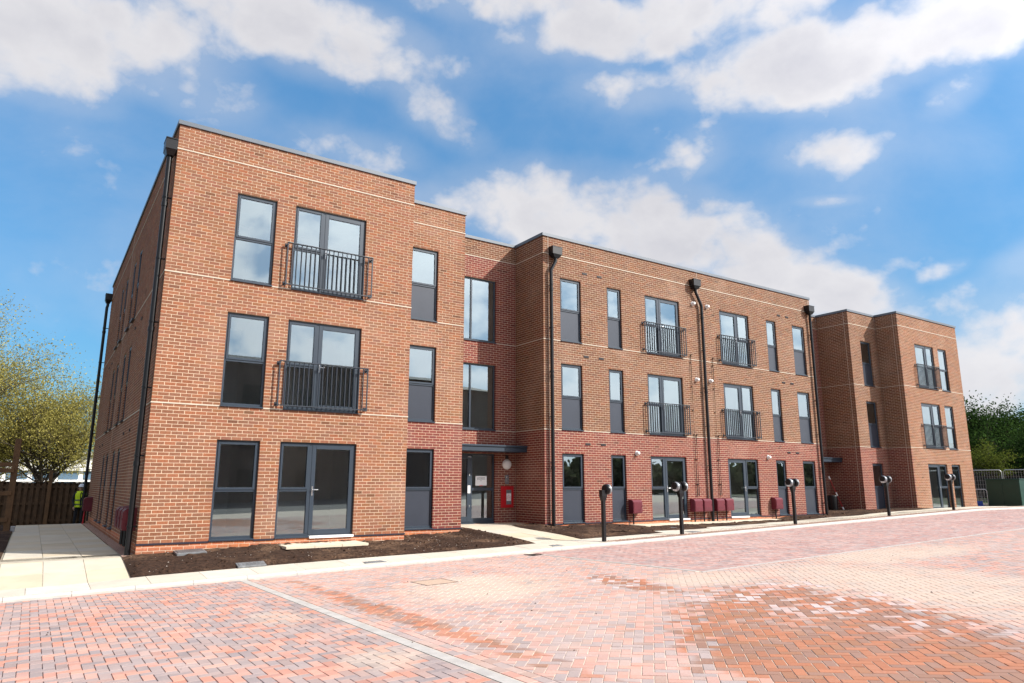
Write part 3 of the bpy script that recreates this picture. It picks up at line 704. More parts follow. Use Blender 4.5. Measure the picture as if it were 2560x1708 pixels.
    # projecting cill
    def cill():
        mb = MB()
        if typ in ('two', 'panel', 'stair') or storey > 0: mb.add([(-.003, -.035, -.006), (w+.003, -.035, -.006), (w+.003, .141, -.006), (-.003, .141, -.006), (-.003, -.035, .022), (w+.003, -.035, .022), (w+.003, .070, .034), (-.003, .070, .034)], [(0, 3, 2, 1), (4, 5, 6, 7), (0, 1, 5, 4), (1, 2, 6, 5), (2, 3, 7, 6), (3, 0, 4, 7)])
        else:
            s = .40*w+.045 if typ == 'frR' else 0
            e = w if typ in ('frR', 'entr') else .60*w-.045
            if typ != 'entr':
                p0, p1 = (0, .40*w+.04) if typ == 'frR' else (.60*w-.04, w)
                mb.add([(p0, -.035, -.006), (p1, -.035, -.006), (p1, .141, -.006), (p0, .141, -.006), (p0, -.035, .022), (p1, -.035, .022), (p1, .070, .034), (p0, .070, .034)], [(0, 3, 2, 1), (4, 5, 6, 7), (0, 1, 5, 4), (1, 2, 6, 5), (2, 3, 7, 6), (3, 0, 4, 7)])
            else: mb.box(0, w, .0, .141, -.02, .028)
        return mb.mesh('sill', 'frame')
    link('sill', cm(('cill', storey > 0)+key, cill), o)
    if storey == 0 and typ in ('frR', 'frL'):
        mb = MB(); p0, p1 = (.40*w+.05, w+.01) if typ == 'frR' else (-.01, .60*w-.05)
        mb.bev(p0, p1, -.045, .10, -.028, .027, .004); mb.build('threshold', 'white', o)
    if rz == 0:
        dep = 2.9 if typ != 'stair' else 2.4
        link('room', room_mesh(w, h, dep, seed), o); link('room_floor', cm(('rf', round(w, 3), dep), lambda: roomfloor_mesh(w, dep)), o)
    else:
        mb = MB(); mb.add([(-.004, .155, -.004), (w+.004, .155, -.004), (w+.004, .155, h), (-.004, .155, h)], [(0, 1, 2, 3)]); mb.build('room_backing', 'roomfloor', o)  # plain sheet added behind the side wall panes in place of a room
    return o
def make_balcony(w, base):
    o = empty('juliet_balcony', base, 0, BLD); e = .165; x0, x1, y = -e, w+e, -.115
    mb = MB(); mb.bev(x0-.012, x1+.012, y-.030, y+.030, 1.122, 1.145, .003); mb.build('top_rail', 'rail', o)
    mb = MB(); mb.bev(x0, x1, y-.020, y+.020, .078, .102, .002); mb.build('bottom_rail', 'rail', o)
    n = int(round((x1-x0)/.115))
    def bal():
        mb = MB(); mb.tube([(0, 0, .095), (0, 0, 1.13)], .0145, 8); return mb.mesh('baluster', 'rail')
    def post():
        mb = MB(); mb.bev(-.014, .014, -.014, .014, .06, 1.126, .002); return mb.mesh('end_post', 'rail')
    def brk():
        mb = MB(); mb.bev(-.022, .022, -.018, .004, -.022, .022, .003); mb.bev(-.038, .038, .100, .1135, -.045, .045, .003); mb.tube([(0, -.0, 0), (0, .11, 0)], .018, 8); return mb.mesh('bracket', 'rail')
    for i in range(n+1):
        x = x0 + (x1-x0)*i/n
        if i in (0, n): link('end_post', cm('end_post', post), o, (x, y, 0))
        else: link('baluster', cm('baluster', bal), o, (x, y, 0))
    for x in (x0, x1):
        for z in (.12, 1.09): link('bracket', cm('bracket', brk), o, (x, y, z))
    return o
seed = 0
for wi, (nm, O, U, N, L, zb, ops, kind, cs, ce) in enumerate(WALLS):
    for (a, b_, c_, d_, typ, k) in ops:
        seed += 1
        if N == (0, -1): base, rz = (O[0]+a, O[1], c_), 0.0
        else: base, rz = (O[0]-.034, O[1]-a, c_), -math.pi/2
        make_window(typ, b_-a, d_-c_, base, rz, k, seed)
        if typ in ('frR', 'frL') and k > 0: make_balcony(b_-a, base)

# rainwater pipes: hopper, swan neck, pipe, brackets
def downpipe(wx, wy, nx, ny, hop_dx, top, bottom, out=.11, hop=True):
    o = empty('downpipe', (wx, wy, 0), 0, BLD)
    n3 = Vector((nx, ny, 0)); t3 = Vector((-ny, nx, 0))
    if ny == -1: t3 = Vector((1, 0, 0))
    hc = t3*hop_dx + n3*.13
    mb = MB(); z1 = top
    def hb(z0, z1, hw, hd, z2=None, hw2=None, hd2=None):
        hw2, hd2 = hw2 or hw, hd2 or hd
        vs = []
        for (z, a, b_) in ((z0, hw, hd), (z1, hw2, hd2)):
            for s_, t_ in ((-1, -1), (1, -1), (1, 1), (-1, 1)): vs.append(hc + t3*(a*s_) + n3*(b_*t_) + Vector((0, 0, z)))
        mb.add(vs, [(0, 3, 2, 1), (4, 5, 6, 7), (0, 1, 5, 4), (1, 2, 6, 5), (2, 3, 7, 6), (3, 0, 4, 7)])
    hb(z1-.24, z1, .195, .122); hb(z1-.002, z1+.022, .21, .128); hb(z1-.36, z1-.242, .09, .075, None, .185, .115)
    mb.build('hopper', 'black', o)
    mb = MB(); P = n3*out
    mb.tube([hc+Vector((0, 0, z1-.34)), hc+Vector((0, 0, z1-.46)), P+Vector((0, 0, z1-.46-abs(hop_dx)*1.3-.10)), P+Vector((0, 0, z1-.75-abs(hop_dx)*1.3)), P+Vector((0, 0, bottom))], .057, 14)
    for z in np.arange(bottom+1.8, z1-1.4, 2.9): mb.tube([P+Vector((0, 0, z)), P+Vector((0, 0, z+.10))], .068, 14)
    mb.build('pipe', 'black', o)
    for z in np.arange(bottom+.55, z1-1.0, 1.45):
        mb = MB(); mb.tube([P+Vector((0, 0, z)), P+Vector((0, 0, z+.035))], .066, 12)
        q = [P + t3*.085*s_ + Vector((0, 0, z+.017)) for s_ in (-1, 1)]
        mb.tube([P+Vector((0, 0, z+.017)), n3*.004+Vector((0, 0, z+.017))], .018, 6); mb.tube(q, .014, 6)
        mb.build('bracket', 'black', o)
    return o
downpipe(0, .17, -1, 0, 0, 8.96, -.22, .13)
downpipe(0, YS-.12, -1, 0, 0, 9.0, -.25, .15)
downpipe(11.57, YD, 0, -1, .18, 8.97, -.14)
downpipe(18.88, YD, 0, -1, -.32, 8.98, -.12)
downpipe(26.02, YD, 0, -1, -.02, 9.0, -.12)
# entrance canopies
def canopy(x0, x1, y0, y1, z0, z1):
    o = empty('entrance_canopy', ((x0+x1)/2, y1, z0), 0, BLD); w = (x1-x0)/2
    mb = MB(); mb.bev(-w, w, y0-y1, -.003, .0, z1-z0-.06, .006); mb.build('fascia', 'frame', o)
    mb = MB(); mb.bev(-w-.012, w-.004, y0-y1-.035, -.003, z1-z0-.058, z1-z0, .008); mb.build('gutter_lip', 'frame', o)
    return o
canopy(XBx+.004, XD-.012, 2.17, YC, 2.225, 2.43)
canopy(XE+.004, XF-.012, 2.36, YE, 2.235, 2.44)
# air bricks, extract cowls, gas pipes
ab = []
for z in (8.33, 5.42, 2.50):
    for x in (13.10, 13.77, 23.89, 24.47): ab.append((x, YD, z, 0))
for z in (5.48, 2.55):
    for y in (3.67, 5.13, 12.2, 13.4): ab.append((0, y, z, -math.pi/2))
def abm():
    mb = MB(); mb.bev(-.107, .107, -.012, .02, -.036, .036, .003)
    for i in range(9): mb.box(-.094+i*.022, -.084+i*.022, -.016, -.011, -.026, .026)
    return mb.mesh('air_brick', 'airbrick')
for x, y, z, rz in ab: link('air_brick', cm('ab', abm), BLD, (x, y, z), rz)
def cow():
    mb = MB(); mb.lathe((0, 0, 0), (0, -1, 0), [(0, .085), (.02, .085), (.03, .07), (.06, .066), (.10, .060), (.125, .045), (.13, .02)], 18); return mb.mesh('extract_cowl', 'white')
for x, z in ((18.50, 8.06), (19.30, 8.05), (18.50, 5.09), (19.27, 5.10), (15.28, 2.26), (22.49, 2.28)): link('extract_cowl', cm('cow', cow), BLD, (x, YD, z))
def gas(x, zt, x2=None):
    mb = MB(); y = YD-.04
    mb.tube([(x+.10, YD+.01, zt), (x+.10, y, zt), (x, y, zt-.01), (x, y, .80)], .0145, 8)
    for z in np.arange(1.2, zt-.2, .9): mb.box(x-.024, x+.024, y-.006, YD, z, z+.02)
    mb.build('gas_pipe', 'black', BLD)
for x, zt in ((18.20, 6.03), (18.29, 3.02), (19.44, 6.03), (19.53, 3.04)): gas(x, zt)

# ------------------------------------------------------------------ ground, paving and beds
def sheet(name, xs, ys, zf, m, kind='structure', eps=0.0):
    xs, ys = list(xs), list(ys); mb_v = [(x, y, zf(x, y)+eps) for y in ys for x in xs]; nx = len(xs)
    q = np.array([(j*nx+i, j*nx+i+1, (j+1)*nx+i+1, (j+1)*nx+i) for j in range(len(ys)-1) for i in range(nx-1)])
    me = fast_mesh(name, np.array(mb_v), q, np.tile((.5, .5, .5, .5), (len(mb_v), 1)), m); me.polygons.foreach_set('use_smooth', [True]*len(me.polygons))
    o = link(name, me); o['kind'] = kind; return o
def gz(x, y):
    r = math.hypot(x-15, y)
    return -.78
sheet('ground', [-600, -60, 0, 60, 120, 600], [-600, -60, 0, 60, 600], gz, 'ground')
xs = np.arange(-12, 39, 1.5)
road = sheet('road', [*np.arange(1.42, 38.3, 1.0), 38.2], [-18, -14, -11, -9, -7, -5, -4, -3.2, YK], zp, 'sand', eps=-.0045)
bay = sheet('parking_bay', [-12, -8, -5, -3, -1, 0, 1.42], [-40, -30, -22, -18, -14, -11, -9, -7, -5, -4, -3.2, YK], zp, 'darkjoint', eps=-.012)
sheet('road', [-30, -12, 0, 10, 20, 31, 38.2], [-45, -36, -28, -22, -18], lambda x, y: zp(x, -18), 'tarmac', eps=-.02)
sheet('verge', [38.36, 42, 50, 60, 80, 120], [-40, -20, -8, -4, 0, 6, 14, 40], lambda x, y: .10-.004*(x-38), 'ground')
GREYS = [(.185, .165, .170), (.155, .148, .160), (.20, .170, .168)]; REDS = [(.46, .150, .078), (.49, .175, .100), (.40, .128, .072), (.46, .185, .118), (.34, .125, .082)]; BROWN = [(.28, .150, .095), (.24, .130, .090)]
def pcol(pal):
    c = random.choice(pal); f = random.uniform(.85, 1.15); return (c[0]*f, c[1]*f, c[2]*f, random.random())
def clip_poly(poly, r):
    x0, x1, y0, y1 = r
    for ax, lim, sg in ((0, x0, 1), (0, x1, -1), (1, y0, 1), (1, y1, -1)):
        out = []
        for i in range(len(poly)):
            a, b_ = poly[i], poly[(i+1) % len(poly)]
            ia, ib = (a[ax]-lim)*sg >= 0, (b_[ax]-lim)*sg >= 0
            if ia: out.append(a)
            if ia != ib:
                t = (lim-a[ax])/(b_[ax]-a[ax]); out.append((a[0]+(b_[0]-a[0])*t, a[1]+(b_[1]-a[1])*t))
        poly = out
        if len(poly) < 3: return []
    return poly
def herring(region, ang, joint, pal, maxd, origin=(0, 0)):
    """block pavers 200 x 100 in herringbone, clipped to the region; returns (polygon, colour)"""
    a = .1015; ca, sa = math.cos(ang), math.sin(ang); x0, x1, y0, y1 = region; out = []
    cs_ = [((X-origin[0])*ca+(Y-origin[1])*sa, -(X-origin[0])*sa+(Y-origin[1])*ca) for X in (x0, x1) for Y in (y0, y1)]
    i0, i1 = int(min(c[0] for c in cs_)/a)-3, int(max(c[0] for c in cs_)/a)+3; j0, j1 = int(min(c[1] for c in cs_)/a)-3, int(max(c[1] for c in cs_)/a)+3
    I, J = np.meshgrid(np.arange(i0, i1), np.arange(j0, j1), indexing='ij'); T = (I+J) % 4
    for horiz, t in ((True, 0), (False, 2)):
        ii, jj = I[T == t], J[T == t]
        w, h = (2, 1) if horiz else (1, 2)
        cx, cy = (ii+w/2)*a, (jj+h/2)*a
        X, Y = origin[0]+cx*ca-cy*sa, origin[1]+cx*sa+cy*ca
        q = np.stack([X, Y, A0+B0*np.minimum(X, 31)+CS*np.maximum(YK-Y, 0)], 1)-CAM
        d = q@FW; u = 1280+FPX*(q@RT)/np.maximum(d, .1); v = 854-FPX*(q@UP)/np.maximum(d, .1)
        ok = (X > x0-.12) & (X < x1+.12) & (Y > y0-.12) & (Y < y1+.12) & (d > 1) & (u > -420) & (u < 2980) & (v < 2050) & (d < maxd)
        for X_, Y_ in zip(X[ok], Y[ok]):
            hw, hh = w*a/2-joint/2, h*a/2-joint/2
            poly = [(X_+px*ca-py*sa, Y_+px*sa+py*ca) for px, py in ((-hw, -hh), (hw, -hh), (hw, hh), (-hw, hh))]
            if not (x0+.12 < X_ < x1-.12 and y0+.12 < Y_ < y1-.12):
                poly = clip_poly(poly, region)
                if len(poly) < 3: continue
                ar = .5*abs(sum(poly[k][0]*poly[(k+1) % len(poly)][1]-poly[(k+1) % len(poly)][0]*poly[k][1] for k in range(len(poly))))
                if ar < .0018: continue
            out.append((poly, pcol(pal)))
    return out
def courses(x0, x1, y0, y1, along_y, pal):
    out = []; n = 2
    if along_y:
        w = (x1-x0)/n
        for k in range(n):
            y = y1 - (.1 if k else 0)
            while y > y0:
                out.append(([(x0+k*w+.002, y-.198), (x0+(k+1)*w-.002, y-.198), (x0+(k+1)*w-.002, y), (x0+k*w+.002, y)], pcol(pal))); y -= .203
    return out
def lay(parent, pavers, m, lift=0.0, depth=.012, jit=.0012):
    """the 300 that show largest become objects of their own, the rest one part"""
    def area(p):
        q = [pix((x, y, zp(x, y))) for x, y in p]
        if min(t[2] for t in q) < .5: return 0
        cx, cy = sum(t[0] for t in q)/len(q), sum(t[1] for t in q)/len(q)
        if not (-5 < cx < 2565 and cy < 1712): return 0
        return abs(sum(q[i][0]*q[(i+1) % len(q)][1]-q[(i+1) % len(q)][0]*q[i][1] for i in range(len(q))))
    order = sorted(pavers, key=lambda t: -area(t[0]))
    V, Q, C, T3 = [], [], [], []
    for k, (poly, col) in enumerate(order):
        n_ = len(poly); dz = random.uniform(-jit, jit); tx, ty = random.gauss(0, .006), random.gauss(0, .006)
        cx, cy = sum(p_[0] for p_ in poly)/n_, sum(p_[1] for p_ in poly)/n_
        ins = [(cx+(x-cx)*.965, cy+(y-cy)*.965) for x, y in poly]
        zt_ = lambda x, y: zp(x, y)+lift+dz+(x-cx)*tx+(y-cy)*ty
        vs = [(x, y, zt_(x, y)-depth) for x, y in poly] + [(x, y, zt_(x, y)-.003) for x, y in poly] + [(x, y, zt_(x, y)) for x, y in ins]
        fs = [(i, (i+1) % n_, n_+(i+1) % n_, n_+i) for i in range(n_)] + [(n_+i, n_+(i+1) % n_, 2*n_+(i+1) % n_, 2*n_+i) for i in range(n_)]
        top = tuple(range(2*n_, 3*n_))
        if k < 300:
            me = bpy.data.meshes.new('paver'); c0 = Vector((cx, cy, zp(cx, cy)))
            ordr = 1 if sum(poly[i][0]*poly[(i+1) % n_][1]-poly[(i+1) % n_][0]*poly[i][1] for i in range(n_)) > 0 else -1
            me.from_pydata([tuple(Vector(v)-c0) for v in vs], [], [f[::ordr] for f in fs]+[top[::ordr]])
            at = me.color_attributes.new('col', 'FLOAT_COLOR', 'POINT'); at.data.foreach_set('color', np.tile(np.array(col, np.float32), len(vs)))
            me.materials.append(MT[m]); link('paver', me, parent, tuple(c0))
        else:
            V.append((vs, fs, top)); C += [col]*len(vs)
    verts, faces, b = [], [], 0
    for vs, fs, top in V:
        verts += vs; faces += [tuple(i+b for i in f) for f in fs]; faces.append(tuple(i+b for i in top)); b += len(vs)
    me = bpy.data.meshes.new('paving'); me.from_pydata(verts, [], faces)
    at = me.color_attributes.new('col', 'FLOAT_COLOR', 'POINT'); at.data.foreach_set('color', np.array(C, np.float32).ravel())
    me.materials.append(MT[m]); fix(me)
    o = link('paving', me, parent); o['kind'] = 'stuff'; return o
PAL = REDS*2 + GREYS*3 + BROWN*2
road_p = herring((1.80, 7.86, -17.5, YK-.004), math.radians(45), .0075, PAL, 40) + herring((7.86, 38.2, -17.5, -7.96), math.radians(45), .0075, PAL, 34) + courses(1.585, 1.795, -17.0, YK-.004, True, PAL)
lay(road, road_p, 'pav_road')
bay_p = herring((-9, 1.415, -17.5, YK-.004), 0, .0065, REDS*2+[(.21, .155, .150), (.18, .150, .158), (.15, .138, .152)]*4+[(.32, .19, .16)]*2, 40)
lay(bay, bay_p, 'pav_left')
FARP = [(.26, .075, .062), (.22, .070, .062), (.29, .09, .07), (.17, .10, .11), (.15, .11, .125)]
far_bay = sheet('parking_bay', [8.0, 12, 16, 20, 25, 31, 38.2], [-7.86, -6, -4, YK], zp, 'sand', eps=-.008)
lay(far_bay, herring((8.005, 38.2, -7.855, YK-.004), 0, .006, FARP, 40), 'pav_far')
# flush concrete edging strips: one part per length
edg = empty('edging', (1.5, -8, zp(1.5, -8))); edg['kind'] = 'structure'
def edge_piece(x0, x1, y0, y1):
    mb = MB(); c = ((x0+x1)/2, (y0+y1)/2); f = lambda x, y: zp(x, y)
    q = [(x0, y0), (x1, y0), (x1, y1), (x0, y1)]; z0 = f(*c); e = empty
    mb.add([(x-c[0], y-c[1], f(x, y)-z0-.014) for x, y in q]+[(x-c[0], y-c[1], f(x, y)-z0+.0015) for x, y in q], [(4, 5, 6, 7), (0, 1, 5, 4), (1, 2, 6, 5), (2, 3, 7, 6), (3, 0, 4, 7)])
    b = edg.location; mb.build('edging_block', 'edging', edg, (c[0]-b[0], c[1]-b[1], z0-b[2]))
y = YK-.004
while y > -17: edge_piece(1.432, 1.562, y-.912, y-.003); y -= .915
y = YK-.5
while y > -7.4: edge_piece(7.90, 7.995, y-.912, y-.003); y -= .915
x = 7.90
while x < 37: edge_piece(x, x+.912, -7.955, -7.865); x += .915
# kerb stones
kerb = empty('kerb', (12, YK, zk(12))); kerb['kind'] = 'structure'
def kerb_stone(x0, x1):
    mb = MB(); prof = [(0, -.14), (0, .035), (.012, .058), (.035, .069), (.125, .071), (.125, -.14)]; n = len(prof)
    za, zb_ = zk(x0), zk(x1); c = ((x0+x1)/2, YK, (za+zb_)/2)
    vs = [(x0-c[0], y, za-c[2]+z) for y, z in prof]+[(x1-c[0], y, zb_-c[2]+z) for y, z in prof]
    mb.add(vs, [(i, (i+1) % n, n+(i+1) % n, n+i) for i in range(n)]+[tuple(range(n)), tuple(range(n, 2*n))])
    mb.build('kerb_stone', 'kerb', kerb, (c[0]-12, 0, c[2]-kerb.location[2]))
x = -9.4
while x < 38: kerb_stone(x, x+.909); x += .915
kerb2 = empty('kerb', (38.2, -8, zp(38.2, -8))); kerb2['kind'] = 'structure'
y = YK-.02
while y > -20:
    mb = MB(); mb.bev(0, .125, -.455, .454, -.14, .08, .012); mb.build('kerb_stone', 'kerb', kerb2, (0.01, y-.46+8, zp(38.2, y-.46)-kerb2.location[2])); y -= .915
# footpaths: bedding sheet and flags laid on it
fx = [-9, -6, -4, -2.3, -1, -.2, .5, 2, 4, 6, 7.2, 8.3, 8.7, 9.2, 10, 10.6, 11.3, 12, 13, 15, 18, 21, 24, 26, 28, 29.6, 31, 32, 34, 36, 38.3]
path = sheet('footpath', fx, [YK+.122, -2.2, -1.9, -1.4, -.8, -.3, .25, .8, 1.3, 2.0, 2.9, 3.2], lambda x, y: terr(x, y) if x < 8.3 or y < face_y(x)+.3 else terr(x, face_y(x)), 'grout', eps=-.001)
lpath = sheet('footpath', [-2.24, -1.56, -.9, -.24], [.25, .8, 2, 5, 9, 14.45], terr, 'grout', eps=-.001)
WHITE_S = [(.50, .455, .385), (.53, .485, .41), (.48, .435, .36)]; YEL_S = [(.50, .43, .325), (.50, .44, .345), (.49, .415, .30), (.485, .44, .36)]
def slab(parent, q, col, lift=.006, th=.03):
    cx, cy = sum(p_[0] for p_ in q)/4, sum(p_[1] for p_ in q)/4; z0 = terr(cx, cy); f = random.uniform(.96, 1.04)
    q = [(cx+(x-cx)*(1-.004/max(abs(x-cx), .1)), cy+(y-cy)*(1-.004/max(abs(y-cy), .1))) for x, y in q]
    mb = MB(); j = random.uniform(-.0015, .0015)
    mb.add([(x-cx, y-cy, terr(x, y)-z0+lift+j-th) for x, y in q]+[(x-cx, y-cy, terr(x, y)-z0+lift+j) for x, y in q], [(4, 5, 6, 7), (0, 1, 5, 4), (1, 2, 6, 5), (2, 3, 7, 6), (3, 0, 4, 7)], (*[c*f for c in col], .5))
    mb.build('paving_slab', 'slab', parent, (cx, cy, z0))
x = -9.0
while x < 37.8:
    x1 = min(x+.9, 37.85)
    y0 = -2.575 if x < 10.1 else -2.26
    ybk = -1.80 if x1 < 9 else -1.72
    slab(path, [(x, y0), (x1, y0), (x1, ybk), (x, ybk)], random.choice(WHITE_S)); x += .9
for x0, x1 in ((-2.22, -1.565), (-1.56, -.905), (-.90, -.245)):
    y = -1.795
    while y < 14.3: slab(path if y < .25 else lpath, [(x0, y), (x1, y), (x1, y+.895), (x0, y+.895)], random.choice(YEL_S)); y += .9
for x0, x1 in ((8.80, 9.56), (9.565, 10.32)):
    y = -1.795
    while y < 1.9: slab(path, [(x0, y), (x1, y), (x1, min(y+.895, 2.05)), (x0, min(y+.895, 2.05))], random.choice(YEL_S[1:]+WHITE_S[:1])); y += .9
for x0 in (8.33, 9.08, 9.83, 10.58): slab(path, [(x0, 2.06), (x0+.74, 2.06), (x0+.74, 2.83), (x0, 2.83)], random.choice(YEL_S[1:]))
# wider pale strip in front of the right-hand doors and by the last block
for a, b_, y0, y1 in ((13.4, 22.0, -1.70, -1.25), (16.0, 26.0, -1.24, -.80), (19.5, 37.8, -.79, -.40)):
    x = a
    while x < b_-.3: slab(path, [(x, y0), (x+.89, y0), (x+.89, y1), (x, y1)], random.choice(WHITE_S+YEL_S[3:])); x += .9
x = 31.99
while x < 37.6: slab(path, [(x, -.39), (x+.89, -.39), (x+.89, .30), (x, .30)], random.choice(WHITE_S)); x += .9
def patio(x0, x1, y0, y1, z, n_):
    o = empty('patio', ((x0+x1)/2, y1, z)); o['kind'] = 'structure'
    for i in range(n_):
        a, b_ = x0+(x1-x0)*i/n_, x0+(x1-x0)*(i+1)/n_
        mb = MB(); mb.bev(a-(x0+x1)/2+.003, b_-(x0+x1)/2-.003, y0-y1, -.012, -.06, 0, .004, (.55, .475, .36, .5)); mb.build('paving_slab', 'slab', o)
patio(2.80, 4.70, -.86, -.001, -.118, 3)
patio(14.75, 22.3, .42, YD-.001, -.105, 9)
# soil beds
def inside(p, poly):
    r = False; j = len(poly)-1
    for i in range(len(poly)):
        if (poly[i][1] > p[1]) != (poly[j][1] > p[1]) and p[0] < (poly[j][0]-poly[i][0])*(p[1]-poly[i][1])/(poly[j][1]-poly[i][1])+poly[i][0]: r = not r
        j = i
    return r
def edge_dist(p, poly, skip=()):
    best = 9
    for i in range(len(poly)):
        if i in skip: continue
        a, b_ = np.array(poly[i]), np.array(poly[(i+1) % len(poly)]); t = np.clip(np.dot(np.array(p)-a, b_-a)/np.dot(b_-a, b_-a), 0, 1)
        best = min(best, np.linalg.norm(a+(b_-a)*t-np.array(p)))
    return best
from mathutils import noise as mn
def soil(poly, skip, res=.09, amp=1.0, name='soil_bed', m='soil', base=.012):
    xs_ = [p_[0] for p_ in poly]; ys_ = [p_[1] for p_ in poly]; bm = bmesh.new()
    vs = [bm.verts.new((*p_, 0)) for p_ in poly]; f = bm.faces.new(vs)
    for ax, lo, hi in ((0, min(xs_), max(xs_)), (1, min(ys_), max(ys_))):
        for c in np.arange(lo+res, hi, res):
            co = (c, 0, 0) if ax == 0 else (0, c, 0); no = (1, 0, 0) if ax == 0 else (0, 1, 0)
            bmesh.ops.bisect_plane(bm, geom=bm.verts[:]+bm.edges[:]+bm.faces[:], plane_co=co, plane_no=no)
    for v in bm.verts:
        x, y = v.co.x, v.co.y; e = min(edge_dist((x, y), poly, skip)/.22, 1)
        nz = mn.fractal((x*2.2, y*2.2, 3.1), 1.0, 2.0, 3)*.028 + mn.fractal((x*9, y*9, 1.1), .9, 2.0, 4)*.022
        v.co.z = terr(x, y) + base + max(amp*e*(.030 + nz), -.002)
    me = bpy.data.meshes.new(name); bm.normal_update(); bm.to_mesh(me); bm.free(); fix(me)
    if me.polygons[0].normal.z < 0: me.flip_normals()
    me.polygons.foreach_set('use_smooth', [True]*len(me.polygons)); me.materials.append(MT[m])
    o = link(name, me); o['kind'] = 'structure'; return o
BED_A = [(-.23, -1.80), (8.78, -1.80), (8.80, 1.9), (8.40, 1.6), (8.31, 1.14), (5.99, 1.14), (5.985, -.012), (.0, -.012), (-.23, .05)]
BED_D = [(10.34, -1.70), (13.38, -1.70), (13.39, -1.24), (15.98, -1.24), (15.99, -.79), (19.48, -.79), (19.49, -.39), (31.95, -.39), (31.945, 1.42), (29.60, 1.42), (29.58, 2.9), (26.24, 2.9), (26.21, 1.21), (11.34, 1.21), (11.31, 2.02), (10.62, 2.04), (10.36, 1.2)]
BED_L = [(-7.5, -1.80), (-2.25, -1.80), (-2.25, 14.3), (-7.5, 14.3)]
soil(BED_A, (2, 3, 4, 5, 6, 7)); soil(BED_D, (8, 9, 10, 11, 12, 13), .13); soil(BED_L, (), .3)
gm = soil([(-.235, .055), (-.004, .055), (-.004, 14.4), (-.235, 14.4)], (), .12, .4, 'gravel_margin', 'gravel')
gm2 = soil([(10.2, -2.575), (37.8, -2.575), (37.8, -2.275), (10.6, -2.275)], (), .1, .35, 'gravel_strip', 'gravel', .004)
def pebbles(name, polys, n, smin, smax, m, lift):
    V, Q, C = [], [], []; k = 0; tries = 0
    while k < n and tries < n*30:
        tries += 1; poly = random.choice(polys); xs_ = [p_[0] for p_ in poly]; ys_ = [p_[1] for p_ in poly]
        x, y = random.uniform(min(xs_), max(xs_)), random.uniform(min(ys_), max(ys_))
        if not inside((x, y), poly) or edge_dist((x, y), poly) < .04: continue
        s_ = random.uniform(smin, smax)*random.uniform(.6, 1); z = terr(x, y)+lift; f = random.uniform(.6, 1.25)
        a = random.uniform(0, 6.3); c_, s2 = math.cos(a), math.sin(a)
        base = len(V); pts = [(1, 0, 0), (0, .7, 0), (-1, 0, 0), (0, -.7, 0), (0, 0, .6), (0, 0, -.6)]
        for px, py, pz in pts: V.append((x+(px*c_-py*s2)*s_, y+(px*s2+py*c_)*s_, z+pz*s_))
        Q += [(base+i, base+(i+1) % 4, base+4) for i in range(4)] + [(base+(i+1) % 4, base+i, base+5) for i in range(4)]
        C += [(.40*f, .25*f, .19*f, 1)]*6; k += 1
    me = fast_mesh(name, np.array(V), np.array(Q), np.array(C), m); o = link(name, me); o['kind'] = 'stuff'; return o
pebbles('soil_stones', [BED_A, BED_A, BED_D], 230, .006, .020, 'soilstone', .05)
pebbles('gravel_stones', [[(10.2, -2.57), (30, -2.57), (30, -2.28), (10.6, -2.28)]], 2600, .008, .017, 'gravelbit', .018)
V, Q, C = [], [], []
for i in range(420):                                         # crumbs of soil on the flags, a few chips of stone on the blocks
    if i < 340: x = random.uniform(-.2, 24); y = -1.80-abs(random.gauss(0, .16)); s_ = random.uniform(.004, .013)
    else: x = random.uniform(-2, 14); y = random.uniform(-12, -3.2); s_ = random.uniform(.006, .018)
    if 8.8 < x < 10.4 and i < 340: continue
    z = (terr(x, y)+.008 if i < 340 else zp(x, y)+.002); a = random.uniform(0, 6); f = random.uniform(.5, 1.2); b0 = len(V)
    for px, py, pz in ((1, 0, 0), (0, .7, 0), (-1, 0, 0), (0, -.7, 0), (.1, .1, .8)): V.append((x+(px*math.cos(a)-py*math.sin(a))*s_, y+(px*math.sin(a)+py*math.cos(a))*s_, z+pz*s_))
    Q += [(b0+k, b0+(k+1) % 4, b0+4) for k in range(4)]; C += [(.07*f, .045*f, .03*f, 1)]*5
o = link('soil_crumbs', fast_mesh('soil_crumbs', np.array(V), np.array(Q), np.array(C), 'gravelbit')); o['kind'] = 'stuff'
mb = MB()
for i in range(900):                                         # soil clods
    poly = BED_A if random.random() < .6 else BED_D; x, y = random.uniform(min(p_[0] for p_ in poly), max(p_[0] for p_ in poly)), random.uniform(-1.75, 1.1)
    if not inside((x, y), poly) or edge_dist((x, y), poly) < .08: continue
    s_ = random.uniform(.015, .05); z = terr(x, y)+.035
    p8 = [(x+s_*a*random.uniform(.5, 1.2), y+s_*b_*random.uniform(.5, 1.2), z+s_*c_*random.uniform(.3, .9)) for a, b_, c_ in ((-1, -1, -1), (1, -1, -1), (1, 1, -1), (-1, 1, -1), (-.6, -.6, 1), (.6, -.6, 1), (.6, .6, 1), (-.6, .6, 1))]
    mb.add(p8, [(4, 5, 6, 7), (0, 1, 5, 4), (1, 2, 6, 5), (2, 3, 7, 6), (3, 0, 4, 7)], None, True)
o = mb.build('soil_clods', 'soil'); o['kind'] = 'stuff'

